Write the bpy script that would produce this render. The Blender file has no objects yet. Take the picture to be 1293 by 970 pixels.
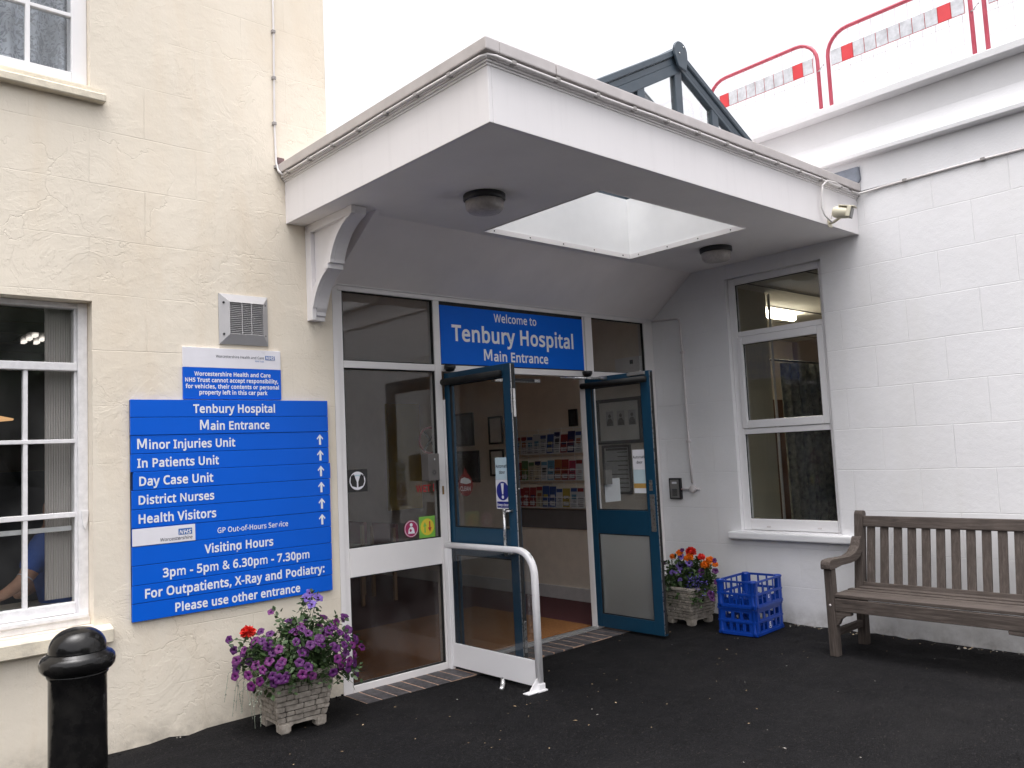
import bpy, bmesh, math, random
from mathutils import Vector, Matrix
R = math.radians
rnd = random.Random(7)
sc = bpy.context.scene
COL = sc.collection
GL = {'!':[216,[[131,161,85,161,65,573,151,573],[58,43,61,69,72,85,88,94,107,97,126,94,142,85,153,69,157,43,153,18,142,2,126,-8,107,-11,88,-8,72,2,61,18]]],'&':[587,[[244,581,284,578,318,567,345,549,366,524,378,494,383,458,374,411,350,372,313,338,268,308,423,159,442,186,457,216,479,286,550,286,518,191,496,150,468,114,585,0,490,0,420,67,366,28,303,2,265,-6,223,-8,171,-4,127,10,91,32,65,63,48,102,43,149,46,187,57,220,75,248,100,273,166,318,133,358,107,403,99,429,96,456,101,493,114,524,135,548,165,567,201,578],[209,273,159,239,141,221,128,201,119,178,116,152,124,112,146,81,181,61,225,55,273,59,314,71,347,90,375,111],[241,524,211,519,186,506,171,485,165,457,169,429,180,404,225,350,265,376,292,401,308,428,313,458,308,484,294,505,271,519]]],',':[215,[[154,84,136,23,111,-42,85,-103,33,-103,49,-38,63,31,73,93,148,93]]],'-':[258,[[32,184,32,246,226,246,226,184]]],'.':[215,[[58,43,61,69,72,85,88,94,107,97,126,94,142,85,153,69,157,43,153,18,142,2,126,-8,107,-11,88,-8,72,2,61,18]]],'0':[459,[[419,287,417,221,409,163,395,112,376,70,349,37,316,12,276,-3,229,-8,170,1,122,27,86,70,60,129,44,201,39,287,44,373,58,446,83,504,119,547,167,573,229,581,287,573,335,547,372,504,399,446,414,373],[110,287,113,215,121,156,137,111,159,78,190,59,229,52,268,59,298,78,320,110,336,156,345,215,348,287,345,359,336,417,320,463,298,495,268,515,229,521,190,515,159,495,137,463,121,417,113,359]]],'3':[459,[[395,439,392,403,381,372,363,347,340,326,310,311,277,302,277,298,337,283,379,255,405,214,413,163,407,116,390,74,360,40,318,14,263,-3,193,-8,110,-1,72,8,36,23,36,89,74,73,114,61,155,54,194,51,260,59,305,81,331,117,339,164,335,197,320,223,297,242,265,255,226,263,179,265,123,265,123,326,180,326,223,329,259,339,286,356,307,377,319,404,323,434,316,471,295,498,262,516,219,521,164,515,117,498,75,473,39,521,73,544,115,563,163,576,218,581,296,571,352,540,384,495]]],'5':[459,[[221,351,275,346,322,331,361,307,389,274,407,232,413,183,407,128,387,81,356,43,314,15,261,-2,199,-8,116,0,80,10,51,23,51,90,82,74,121,62,161,55,200,52,239,55,274,65,302,82,323,106,336,137,341,176,332,225,306,262,262,284,197,292,146,288,99,280,64,302,86,573,373,573,373,508,146,508,132,342,169,348]]],'6':[459,[[44,245,51,342,60,389,75,433,95,474,121,510,155,539,196,562,246,576,306,581,344,579,377,573,377,513,344,520,308,523,257,518,216,504,183,483,158,454,139,419,127,380,115,291,119,291,150,326,170,339,194,350,223,356,255,358,302,353,342,338,375,313,400,279,416,236,421,184,415,129,399,82,372,44,336,15,291,-2,239,-8,199,-4,163,7,130,26,101,54,77,89,59,133,48,185],[238,51,284,59,320,84,343,125,351,184,344,233,324,271,289,295,241,303,205,299,175,287,150,270,131,248,119,223,115,198,123,146,146,99,164,79,185,64,210,55]]],'7':[459,[[109,0,344,508,35,508,35,573,419,573,419,518,187,0]]],':':[215,[[58,43,61,69,72,85,88,94,107,97,126,94,142,85,153,69,157,43,153,18,142,2,126,-8,107,-11,88,-8,72,2,61,18],[58,387,61,412,72,429,88,438,107,441,126,438,142,429,153,412,157,387,153,362,142,345,126,335,107,332,88,335,72,345,61,362]]],'A':[512,[[437,0,368,177,141,177,73,0,0,0,224,575,289,575,512,0],[282,415,274,438,263,473,255,500,247,468,238,438,230,415,165,241,346,241]]],'C':[507,[[323,517,280,513,241,502,206,482,178,456,155,423,139,383,129,337,125,286,131,220,147,164,175,117,213,83,262,62,322,55,394,62,460,78,460,15,393,-2,312,-8,232,1,166,28,115,72,78,131,56,203,49,287,53,349,67,406,89,456,120,499,159,534,206,559,261,575,324,581,367,578,409,572,448,561,482,547,453,486,394,508,360,515]]],'D':[585,[[536,292,528,203,501,131,457,74,399,33,325,8,237,0,78,0,78,573,254,573,335,565,404,540,460,501,502,446,528,377],[460,289,454,359,435,415,404,457,361,487,308,505,244,511,150,511,150,62,228,62,299,68,357,87,402,119,434,164,454,220]]],'E':[446,[[398,0,78,0,78,573,398,573,398,509,150,509,150,330,383,330,383,268,150,268,150,63,398,63]]],'F':[416,[[150,0,78,0,78,573,398,573,398,509,150,509,150,306,383,306,383,243,150,243]]],'G':[584,[[326,302,524,302,524,22,431,-1,323,-8,241,1,173,28,120,71,81,130,57,202,49,286,58,370,84,442,127,500,186,544,259,571,346,581,392,578,437,572,516,547,489,484,421,508,382,515,342,517,278,510,225,489,181,455,150,409,131,353,124,286,130,222,146,166,175,119,216,84,270,62,340,55,404,59,452,68,452,238,326,238]]],'H':[594,[[516,0,443,0,443,267,150,267,150,0,78,0,78,573,150,573,150,330,443,330,443,573,516,573]]],'I':[272,[[239,0,32,0,32,42,99,57,99,515,32,531,32,573,239,573,239,531,172,515,172,57,239,42]]],'K':[496,[[496,0,411,0,209,273,150,222,150,0,78,0,78,573,150,573,150,290,199,345,249,399,403,573,488,573,261,323]]],'L':[420,[[78,0,78,573,150,573,150,64,400,64,400,0]]],'M':[727,[[330,0,142,502,139,502,142,461,144,407,144,347,144,0,78,0,78,573,184,573,361,103,364,103,544,573,650,573,650,0,578,0,578,352,579,408,581,460,584,501,581,501,390,0]]],'N':[609,[[532,0,447,0,141,476,138,476,141,432,143,378,144,320,144,0,78,0,78,573,161,573,467,99,470,99,468,137,466,193,464,249,464,573,532,573]]],'O':[626,[[577,287,573,224,561,166,540,116,510,73,473,38,428,13,375,-3,314,-8,251,-3,196,13,151,39,114,73,85,116,65,167,53,224,49,288,56,370,78,442,114,500,166,545,232,572,314,581,393,572,459,545,510,501,547,442,570,370],[125,287,130,220,145,163,171,117,207,83,255,62,314,55,373,62,420,83,456,117,481,163,496,220,501,287,490,384,456,457,421,491,373,511,314,518,255,511,207,490,171,457,145,411,130,354]]],'P':[485,[[229,573,326,562,393,528,421,495,439,454,444,404,441,370,433,336,417,306,395,278,364,255,324,238,275,227,216,223,150,223,150,0,78,0,78,573],[223,511,150,511,150,285,208,285,258,288,298,296,330,311,352,334,365,363,370,401,361,449,334,484,289,504]]],'R':[499,[[236,573,301,568,353,555,393,532,422,500,439,460,444,410,440,368,427,334,408,306,385,285,330,257,487,0,403,0,264,237,150,237,150,0,78,0,78,573],[232,510,150,510,150,298,236,298,296,304,338,325,362,359,370,407,366,440,355,467,336,486,310,500,275,507]]],'S':[440,[[403,153,396,106,378,66,348,35,307,11,257,-3,198,-8,137,-5,83,4,41,19,41,88,113,65,156,57,201,55,240,57,273,66,298,79,316,98,327,120,330,147,327,173,318,194,302,213,277,230,196,265,131,294,106,311,85,330,69,351,57,375,50,403,48,435,54,477,71,513,99,542,136,563,180,576,231,581,276,578,318,572,389,549,366,487,302,508,266,515,229,517,196,515,169,507,148,494,133,478,124,457,121,434,124,407,133,386,149,367,172,351,246,318,293,299,332,279,362,255,385,228,398,194]]],'T':[446,[[259,0,187,0,187,509,8,509,8,573,437,573,437,509,259,509]]],'U':[586,[[513,202,507,146,489,95,459,52,416,20,360,-1,290,-8,225,-2,171,18,128,50,97,93,78,144,72,204,72,573,144,573,144,201,154,139,182,93,228,64,294,55,342,59,379,73,407,96,427,126,438,161,442,202,442,573,513,573]]],'V':[481,[[481,573,277,0,204,0,0,573,75,573,204,205,220,160,231,119,241,80,250,119,262,161,277,207,405,573]]],'W':[746,[[735,573,583,0,510,0,399,375,389,410,380,443,373,471,370,488,367,471,361,443,352,409,342,373,234,0,161,0,10,573,85,573,174,223,183,186,190,151,196,118,201,87,206,119,213,154,222,191,232,227,333,573,407,573,512,225,523,187,532,151,538,117,544,87,550,129,560,175,572,224,660,573]]],'X':[470,[[467,0,385,0,233,249,79,0,3,0,193,298,15,573,95,573,236,348,377,573,453,573,276,300]]],'a':[450,[[231,437,299,428,347,403,376,358,385,293,385,0,334,0,320,61,317,61,279,22,258,9,234,-1,172,-8,136,-5,103,6,75,23,55,48,41,80,37,119,50,176,87,219,152,245,243,257,316,259,316,285,310,330,293,359,265,375,227,380,194,378,163,370,106,347,84,400,151,426,190,434],[252,208,184,200,141,182,118,155,110,119,115,87,132,66,157,53,188,49,238,56,279,79,306,117,315,172,315,210]]],'b':[493,[[139,461,138,410,135,373,139,373,161,398,189,419,226,432,272,437,322,431,365,412,401,381,428,338,444,283,449,215,444,147,427,91,400,48,365,17,322,-2,272,-8,226,-3,189,10,161,31,139,55,133,55,119,0,68,0,68,609,139,609],[260,379,219,374,188,361,165,339,150,308,142,268,139,217,139,214,145,144,165,93,202,61,261,51,312,61,348,93,369,145,376,216,369,287,348,338,311,368]]],'c':[385,[[241,-8,187,-2,139,15,99,45,69,87,50,143,44,213,51,284,71,342,102,385,142,415,191,432,245,438,309,431,358,415,337,356,292,370,244,376,204,371,172,358,148,335,131,303,120,263,117,213,120,166,131,126,148,94,172,71,202,58,240,53,302,60,351,78,351,15,304,-2]]],'d':[493,[[221,-8,171,-2,128,17,92,48,65,91,49,146,44,214,49,282,66,338,93,381,128,413,171,432,221,438,253,436,280,429,323,407,354,374,359,374,356,405,354,438,354,609,425,609,425,0,368,0,358,58,354,58,323,24,279,1,252,-6],[232,51,290,60,328,88,348,135,355,200,355,213,349,284,329,336,291,369,231,379,181,368,146,334,124,281,117,213,124,144,146,93,181,61]]],'e':[452,[[234,438,286,432,329,414,364,385,390,346,406,299,411,244,411,201,117,201,127,137,154,90,197,62,254,52,327,60,392,82,392,20,327,-1,251,-8,194,-2,143,17,101,48,70,91,51,146,44,212,50,277,68,333,96,378,134,411,181,431],[233,380,188,372,154,348,130,309,119,257,338,257,335,292,326,322,312,346,292,364,266,376]]],'f':[276,[[266,375,158,375,158,0,87,0,87,375,12,375,12,408,87,432,87,457,92,507,104,547,124,577,152,597,186,609,227,613,274,609,310,599,292,544,262,552,228,556,197,550,175,532,162,502,158,458,158,430,266,430]]],'g':[493,[[221,438,261,434,297,422,329,402,355,373,359,373,369,430,425,430,425,-7,420,-63,404,-109,378,-146,341,-172,293,-187,233,-192,147,-186,78,-165,78,-100,111,-114,149,-125,191,-132,237,-134,286,-126,324,-101,347,-63,355,-13,355,4,356,32,358,57,354,57,329,28,299,8,263,-4,221,-8,170,-2,126,18,91,51,56,121,44,214,56,306,91,377,126,411,169,431],[230,379,197,374,169,359,147,336,130,303,120,262,117,213,124,143,146,92,182,60,232,50,262,52,288,58,309,69,326,85,340,105,349,131,356,197,356,214,353,267,343,309,326,340,302,362,270,374]]],'h':[496,[[139,431,138,399,135,370,140,370,155,391,174,407,221,429,273,437,321,433,360,421,391,400,413,370,426,330,431,280,431,0,361,0,361,275,355,321,338,353,308,372,265,379,222,374,189,360,166,338,150,308,142,269,139,222,139,0,68,0,68,609,139,609]]],'i':[207,[[139,430,139,0,68,0,68,430],[104,591,119,588,133,580,142,566,145,546,142,526,133,512,119,504,104,501,88,504,75,512,66,526,63,546,66,566,75,580,88,588]]],'j':[207,[[18,-192,-18,-190,-44,-183,-44,-126,-19,-132,9,-134,32,-130,51,-120,64,-100,68,-67,68,430,139,430,139,-64,136,-101,126,-133,110,-159,87,-177,56,-189],[63,546,66,566,75,580,88,588,104,591,119,588,133,580,142,566,145,546,142,526,133,512,119,504,104,501,88,504,75,512,66,526]]],'k':[428,[[138,291,137,257,135,221,138,221,152,240,172,264,189,285,326,430,409,430,235,246,421,0,336,0,187,200,138,158,138,0,68,0,68,609,138,609]]],'l':[207,[[139,0,68,0,68,609,139,609]]],'m':[750,[[540,438,603,429,649,401,676,352,685,280,685,0,615,0,615,277,610,321,594,353,567,372,528,379,474,369,438,342,418,298,411,237,411,0,342,0,342,277,339,308,332,333,320,353,303,367,281,376,253,379,215,374,185,360,164,338,150,308,141,269,139,223,139,0,68,0,68,430,125,430,136,371,140,371,155,392,173,409,217,431,266,438,312,433,349,420,378,398,398,366,402,366,427,398,461,420,499,433]]],'n':[496,[[275,438,343,429,391,401,421,352,431,280,431,0,361,0,361,275,355,321,338,353,308,372,265,379,204,368,166,338,146,289,139,223,139,0,68,0,68,430,125,430,136,371,140,371,156,392,175,409,222,431]]],'o':[485,[[442,216,438,165,428,121,411,82,388,51,359,25,324,7,285,-4,241,-8,200,-4,163,7,129,25,100,51,77,82,59,121,48,165,44,216,50,282,68,336,97,380,137,412,186,431,244,438,299,431,347,412,387,380,417,336,436,282],[117,216,120,169,130,128,147,95,172,71,203,56,243,51,282,56,314,71,339,95,356,128,366,169,369,216,365,263,355,303,338,335,314,359,282,374,242,379,185,368,147,335,124,284]]],'p':[493,[[273,438,322,432,365,413,401,383,428,339,444,284,449,216,444,148,427,93,401,49,365,17,322,-2,272,-8,241,-6,213,1,170,24,139,55,134,55,137,20,139,-16,139,-192,68,-192,68,430,126,430,136,371,139,371,170,405,189,419,213,429,240,436],[260,379,221,374,190,362,167,342,152,313,142,275,139,229,139,216,142,167,150,126,165,93,188,70,220,55,261,51,297,56,326,72,348,98,364,131,373,171,376,217,369,283,348,334,311,367]]],'r':[331,[[269,438,295,437,319,433,310,368,287,372,264,374,240,371,217,363,195,351,176,334,161,313,149,289,141,261,139,229,139,0,68,0,68,430,126,430,134,351,137,351,170,395,191,413,214,426,240,435]]],'s':[384,[[348,119,343,80,327,49,302,24,268,6,226,-4,176,-8,99,-1,42,19,42,83,104,60,141,52,178,49,224,53,256,66,274,86,280,112,278,128,271,141,239,167,174,196,103,228,76,245,57,266,45,292,41,324,52,372,85,408,137,430,202,438,275,430,339,409,315,353,258,372,197,380,159,377,131,366,114,350,108,328,111,312,119,298,154,274,219,246,289,215,314,197,333,176,344,150]]],'t':[289,[[212,50,245,53,272,59,272,5,240,-4,200,-8,167,-5,138,4,112,20,91,44,78,79,74,125,74,375,13,375,13,409,75,437,103,528,144,528,144,430,269,430,269,375,144,375,144,127,149,93,163,69,185,54]]],'u':[496,[[427,430,427,0,370,0,359,57,356,57,340,36,321,20,273,-1,220,-8,173,-4,134,8,103,29,81,59,68,99,63,148,63,430,135,430,135,153,141,108,158,76,188,57,230,51,273,55,306,69,330,91,345,121,354,160,357,206,357,430]]],'v':[407,[[163,0,0,430,75,430,167,176,180,137,193,96,201,63,204,63,214,96,227,138,241,176,332,430,407,430,244,0]]],'y':[409,[[1,430,76,430,169,185,184,144,196,105,205,68,209,68,224,121,245,186,333,430,409,430,224,-59,207,-97,188,-130,165,-156,138,-176,106,-188,67,-192,34,-190,9,-186,9,-130,30,-133,56,-135,79,-132,99,-126,116,-114,130,-99,152,-59,174,-2]]],' ':[209,[]]}

GL['M'] = [904, [[98, 0, 98, 714, 262, 714, 452, 262, 642, 714, 806, 714, 806, 0, 682, 0, 682, 500, 505, 90, 399, 90, 222, 500, 222, 0]]]
# ------------------------------------------------------------------ materials
MATS = {}
def nodes_of(name):
    m = bpy.data.materials.new(name); m.use_nodes = True
    nt = m.node_tree; nt.nodes.clear()
    out = nt.nodes.new('ShaderNodeOutputMaterial')
    return m, nt, out
def N(nt, kind, **kw):
    n = nt.nodes.new(kind)
    for k, v in kw.items():
        if k.startswith('i_'):
            n.inputs[k[2:].replace('_', ' ')].default_value = v
        else:
            setattr(n, k, v)
    return n
def L(nt, a, b): nt.links.new(a, b)
def rgba(c): return (c[0], c[1], c[2], 1)
def coords(nt, scale=(1, 1, 1)):
    tc = N(nt, 'ShaderNodeTexCoord'); mp = N(nt, 'ShaderNodeMapping')
    mp.inputs['Scale'].default_value = scale
    L(nt, tc.outputs['Object'], mp.inputs['Vector'])
    return mp.outputs['Vector']
def noise(nt, vec, scale, detail=4, rough=.55, dist=0):
    n = N(nt, 'ShaderNodeTexNoise'); n.inputs['Scale'].default_value = scale
    n.inputs['Detail'].default_value = detail; n.inputs['Roughness'].default_value = rough
    n.inputs['Distortion'].default_value = dist
    L(nt, vec, n.inputs['Vector']); return n.outputs['Fac']
def ramp(nt, fac, stops, interp='LINEAR'):
    r = N(nt, 'ShaderNodeValToRGB'); cr = r.color_ramp; cr.interpolation = interp
    while len(cr.elements) < len(stops): cr.elements.new(.5)
    for e, (p, c) in zip(cr.elements, stops):
        e.position = p; e.color = rgba(c) if isinstance(c, (tuple, list)) else (c, c, c, 1)
    L(nt, fac, r.inputs['Fac']); return r.outputs['Color']
def mixc(nt, fac, a, b, mode='MIX'):
    m = N(nt, 'ShaderNodeMix', data_type='RGBA', blend_type=mode)
    for sock, v in ((m.inputs[0], fac), (m.inputs[6], a), (m.inputs[7], b)):
        if isinstance(v, (int, float)): sock.default_value = v
        elif isinstance(v, (tuple, list)): sock.default_value = rgba(v)
        else: L(nt, v, sock)
    return m.outputs[2]
def math_(nt, op, a, b=0.0):
    m = N(nt, 'ShaderNodeMath', operation=op)
    for i, v in enumerate((a, b)):
        if isinstance(v, (int, float)): m.inputs[i].default_value = v
        else: L(nt, v, m.inputs[i])
    return m.outputs[0]
def bump(nt, h, strength, dist, prev=None):
    b = N(nt, 'ShaderNodeBump'); b.inputs['Strength'].default_value = strength; b.inputs['Distance'].default_value = dist
    L(nt, h, b.inputs['Height'])
    if prev is not None: L(nt, prev, b.inputs['Normal'])
    return b.outputs['Normal']
def mk(name, col, rough=.5, metal=0.0, var=.08, vs=9, bs=0, bd=.002, bst=.4, stretch=(1, 1, 1), coat=0, spec=.5, emis=None, col2=None, trans=0, rvar=.08):
    if name in MATS: return MATS[name]
    m, nt, out = nodes_of(name)
    p = N(nt, 'ShaderNodeBsdfPrincipled'); L(nt, p.outputs[0], out.inputs[0])
    v = coords(nt, stretch)
    f = noise(nt, v, vs, 5, .6)
    a = tuple(min(1, c * (1 - var)) for c in col); b = tuple(min(1, c * (1 + var)) for c in (col2 or col))
    L(nt, ramp(nt, f, [(.3, a), (.7, b)]), p.inputs['Base Color'])
    rr = ramp(nt, noise(nt, v, vs * 1.7, 3), [(.3, max(.02, rough - rvar)), (.7, min(1, rough + rvar))])
    L(nt, rr, p.inputs['Roughness'])
    p.inputs['Metallic'].default_value = metal
    p.inputs['Specular IOR Level'].default_value = spec
    p.inputs['Coat Weight'].default_value = coat
    p.inputs['Coat Roughness'].default_value = .08
    if bs: L(nt, bump(nt, noise(nt, v, bs, 6, .6), bst, bd), p.inputs['Normal'])
    if emis:
        p.inputs['Emission Color'].default_value = rgba(emis[0]); p.inputs['Emission Strength'].default_value = emis[1]
    if trans:
        p.inputs['Subsurface Weight'].default_value = 0
        t = N(nt, 'ShaderNodeBsdfTranslucent'); t.inputs[0].default_value = rgba(col)
        mx = N(nt, 'ShaderNodeMixShader'); mx.inputs[0].default_value = trans
        L(nt, p.outputs[0], mx.inputs[1]); L(nt, t.outputs[0], mx.inputs[2]); L(nt, mx.outputs[0], out.inputs[0])
    MATS[name] = m; return m
def glass(name, tint, rough=0.0, refl=.045, frost=0.0, grime=.02):
    m, nt, out = nodes_of(name)
    tr = N(nt, 'ShaderNodeBsdfTransparent'); tr.inputs[0].default_value = rgba(tint)
    gl = N(nt, 'ShaderNodeBsdfGlossy'); gl.inputs['Roughness'].default_value = rough; gl.inputs[0].default_value = (1, 1, 1, 1)
    lw = N(nt, 'ShaderNodeLayerWeight'); lw.inputs['Blend'].default_value = .5
    f = math_(nt, 'POWER', lw.outputs['Facing'], 5.0)
    f = math_(nt, 'ADD', math_(nt, 'MULTIPLY', f, 1 - refl), refl)
    base = tr.outputs[0]
    if frost:
        tl = N(nt, 'ShaderNodeBsdfTranslucent'); tl.inputs[0].default_value = (.92, .94, .92, 1)
        mx = N(nt, 'ShaderNodeMixShader'); mx.inputs[0].default_value = frost
        L(nt, base, mx.inputs[1]); L(nt, tl.outputs[0], mx.inputs[2]); base = mx.outputs[0]
    if grime:
        df = N(nt, 'ShaderNodeBsdfDiffuse'); df.inputs[0].default_value = (.55, .55, .55, 1)
        mx = N(nt, 'ShaderNodeMixShader')
        L(nt, ramp(nt, noise(nt, coords(nt), 3, 4), [(.35, 0.0), (.8, grime * 2)]), mx.inputs[0])
        L(nt, base, mx.inputs[1]); L(nt, df.outputs[0], mx.inputs[2]); base = mx.outputs[0]
    mx = N(nt, 'ShaderNodeMixShader'); L(nt, f, mx.inputs[0]); L(nt, base, mx.inputs[1]); L(nt, gl.outputs[0], mx.inputs[2])
    L(nt, mx.outputs[0], out.inputs[0]); MATS[name] = m; return m

def wall_mat(name, col, stain, z_off, bw, joint_w, joint_d, flake, fine, mask_joints):
    m, nt, out = nodes_of(name)
    p = N(nt, 'ShaderNodeBsdfPrincipled'); L(nt, p.outputs[0], out.inputs[0])
    v = coords(nt)
    sx = N(nt, 'ShaderNodeSeparateXYZ'); L(nt, v, sx.inputs[0])
    cb = N(nt, 'ShaderNodeCombineXYZ')
    wob = math_(nt, 'MULTIPLY', math_(nt, 'SUBTRACT', noise(nt, v, 2.3, 4), .5), .02)
    L(nt, math_(nt, 'ADD', sx.outputs[0], sx.outputs[1]), cb.inputs[0])
    L(nt, math_(nt, 'ADD', math_(nt, 'ADD', sx.outputs[2], z_off), wob), cb.inputs[1])
    br = N(nt, 'ShaderNodeTexBrick'); br.offset = .5; L(nt, cb.outputs[0], br.inputs['Vector'])
    for k, x in (('Scale', 1), ('Mortar Size', joint_w), ('Mortar Smooth', .4), ('Brick Width', bw), ('Row Height', .3225)):
        br.inputs[k].default_value = x
    jf = br.outputs['Fac']
    if mask_joints:
        jf = math_(nt, 'MULTIPLY', jf, ramp(nt, noise(nt, v, 1.7, 3), [(.42, 0.0), (.68, 1.0)]))
    # colour: broad mottling, ochre stains, vertical runs, faint spots
    v2 = coords(nt, (1, 1, .25))
    c = ramp(nt, noise(nt, v, 1.1, 6, .6), [(.3, tuple(x * .94 for x in col)), (.7, tuple(min(.88, x * 1.04) for x in col))])
    st = ramp(nt, noise(nt, v2, 2.6, 7, .62, .4), [(.5, 0.0), (.78, 1.0)])
    c = mixc(nt, math_(nt, 'MULTIPLY', st, .45), c, stain)
    sp = ramp(nt, noise(nt, v, 55, 2), [(.66, 0.0), (.76, 1.0)])
    c = mixc(nt, math_(nt, 'MULTIPLY', sp, .06), c, (.25, .22, .18))
    # grime in the joints and rising dirt at the foot of the wall
    c = mixc(nt, math_(nt, 'MULTIPLY', jf, .06), c, tuple(x * .55 for x in col))
    lowf = math_(nt, 'ADD', math_(nt, 'MULTIPLY', sx.outputs[2], -5.5), 1.0)
    foot = math_(nt, 'MULTIPLY', math_(nt, 'MAXIMUM', lowf, 0.0), ramp(nt, noise(nt, v, 7, 6, .65), [(.35, 0.0), (.7, 1.0)]))
    c = mixc(nt, math_(nt, 'MULTIPLY', foot, .7), c, (.16, .14, .115))
    L(nt, c, p.inputs['Base Color']); p.inputs['Roughness'].default_value = .62; p.inputs['Specular IOR Level'].default_value = .3
    nrm = bump(nt, noise(nt, v, 210, 4, .6), fine, .0012)
    nrm = bump(nt, noise(nt, v, 17, 5, .6), .5, .005, nrm)
    if flake:
        steps = ramp(nt, noise(nt, v, 3.3, 8, .62, .7), [(.0, 0.0), (.44, .02), (.446, .3), (.52, .34), (.527, .62), (.6, .64), (.606, .97), (1, 1.0)])
        fm = ramp(nt, noise(nt, v, .95, 4, .6), [(.47, 0.0), (.60, 1.0)])
        steps = math_(nt, 'MULTIPLY', steps, fm)
        nrm = bump(nt, steps, flake, .0055, nrm)
        steps2 = math_(nt, 'MULTIPLY', ramp(nt, noise(nt, coords(nt, (1, 1, 1.6)), 7, 6, .6, .8), [(.0, 0.0), (.575, .0), (.583, .8), (1, 1.0)]), ramp(nt, noise(nt, v, 1.9, 3), [(.45, 0.0), (.6, 1.0)]))
        nrm = bump(nt, steps2, flake * .5, .003, nrm)
        cr = N(nt, 'ShaderNodeTexVoronoi', feature='DISTANCE_TO_EDGE'); cr.inputs['Scale'].default_value = 1.6
        vv = N(nt, 'ShaderNodeVectorMath', operation='ADD'); nz = N(nt, 'ShaderNodeTexNoise'); nz.inputs['Scale'].default_value = 4; nz.inputs['Detail'].default_value = 6
        L(nt, v, nz.inputs['Vector']); L(nt, v, vv.inputs[0])
        sc_ = N(nt, 'ShaderNodeVectorMath', operation='SCALE'); sc_.inputs['Scale'].default_value = .6; L(nt, nz.outputs['Color'], sc_.inputs[0]); L(nt, sc_.outputs[0], vv.inputs[1])
        L(nt, vv.outputs[0], cr.inputs['Vector'])
        ck = ramp(nt, cr.outputs['Distance'], [(0, 0.0), (.006, 1.0)])
        ckm = ramp(nt, noise(nt, v, .9, 3), [(.5, 1.0), (.58, 0.0)])
        nrm = bump(nt, math_(nt, 'MAXIMUM', ck, ckm), .6, .003, nrm)
    nrm = bump(nt, math_(nt, 'SUBTRACT', 1.0, jf), .8, joint_d, nrm)
    L(nt, nrm, p.inputs['Normal'])
    MATS[name] = m; return m

CREAM = wall_mat('cream_render', (.80, .727, .61), (.70, .57, .41), .013, .62, .0035, .0022, .52, .35, True)
WHITEP = mk('white_masonry_plain', (.79, .788, .805), .6, var=.04, vs=2.5, bs=60, bd=.003, bst=.5)
WHITE = wall_mat('white_masonry_paint', (.81, .806, .818), (.73, .72, .70), .006, .52, .004, .0023, 0, .6, False)
PAINT = mk('white_gloss_paint', (.80, .775, .78), .38, var=.035, vs=5, bs=40, bd=.0015, bst=.25)
PAINTD = mk('flaking_white_paint', (.78, .77, .78), .5, var=.10, vs=22, bs=30, bd=.003, bst=.5)
SOFFIT = mk('soffit_paint', (.86, .835, .815), .6, var=.03, vs=3, bs=60, bd=.001, bst=.2)
SLOPE = mk('sloping_board_paint', (.87, .825, .81), .55, var=.04, vs=2.5, bs=50, bd=.001, bst=.25)
FRAME = mk('white_aluminium', (.80, .775, .77), .38, var=.02, vs=4, rvar=.03)
PVC = mk('white_plastic_frame', (.82, .81, .82), .34, var=.012, vs=4, rvar=.03)
CAP = mk('grey_aluminium_capping', (.52, .485, .475), .42, metal=.25, var=.08, vs=7)
CREAMSILL = mk('cream_sill_paint', (.66, .60, .49), .55, var=.16, vs=9, bs=45, bd=.004, bst=.5, col2=(.70, .63, .5))
SIGN = mk('sign_blue', (.0008, .108, .64), .42, var=.03, vs=4, rvar=.05, spec=.22)
SIGNW = mk('sign_blue_welcome', (.0006, .125, .66), .5, var=.03, vs=4, rvar=.03, spec=.15)
LETTER = mk('white_vinyl_lettering', (.80, .82, .86), .4, var=.02)
WPANEL = mk('white_sign_face', (.78, .77, .82), .35, var=.03)
NHSB = mk('logo_blue', (.02, .13, .42), .4, var=.03)
DARKTXT = mk('dark_lettering', (.03, .035, .05), .5, var=.05)
BACKDARK = mk('sign_edge_dark', (.01, .02, .06), .5)
DOORB = mk('blue_door_paint', (.008, .050, .098), .36, var=.05, vs=7, bs=60, bd=.0008, bst=.3, spec=.35, rvar=.04)
DARK = mk('black_plastic', (.012, .012, .014), .35, var=.1)
RUB = mk('black_rubber', (.012, .012, .012), .75, var=.1)
STEEL = mk('brushed_steel', (.55, .55, .55), .3, metal=.9, var=.08, vs=30)
GREYM = mk('grey_powder_coat', (.20, .195, .19), .42, var=.05)
SAFE = mk('taupe_metal_box', (.115, .105, .10), .45, var=.05)
VENT = mk('grey_vent_plastic', (.46, .45, .455), .45, var=.06)
BRASS = mk('brass', (.35, .22, .09), .4, metal=.8)
PIPE = mk('painted_conduit', (.64, .60, .60), .45, var=.06, vs=25)
CABLEM = mk('white_cable_sheath', (.72, .69, .68), .45, var=.05)
CLIP = mk('cable_clip', (.32, .30, .29), .5)
CCTV = mk('cream_camera_plastic', (.62, .58, .45), .4, var=.05)
GLASS = glass('clear_glass', (.93, .94, .935), refl=.03)
GLASST = glass('tinted_glass', (.86, .87, .87), refl=.035)
GLASSR = glass('lantern_glass', (.985, .99, .99), refl=.03, grime=.03)
GLASSF = glass('frosted_glass', (.80, .82, .80), rough=.25, frost=.5)
GLASSX = glass('satin_dark_glass', (.74, .72, .70), rough=.10, refl=.025, grime=.03)
LANT = mk('lantern_slate_grey', (.045, .065, .085), .4, var=.06)
LEAD = mk('lead_flashing', (.17, .19, .23), .55, var=.25, vs=14, bs=20, bd=.004)
RUST = mk('stained_flashing', (.16, .10, .10), .7, var=.4, vs=30)
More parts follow.
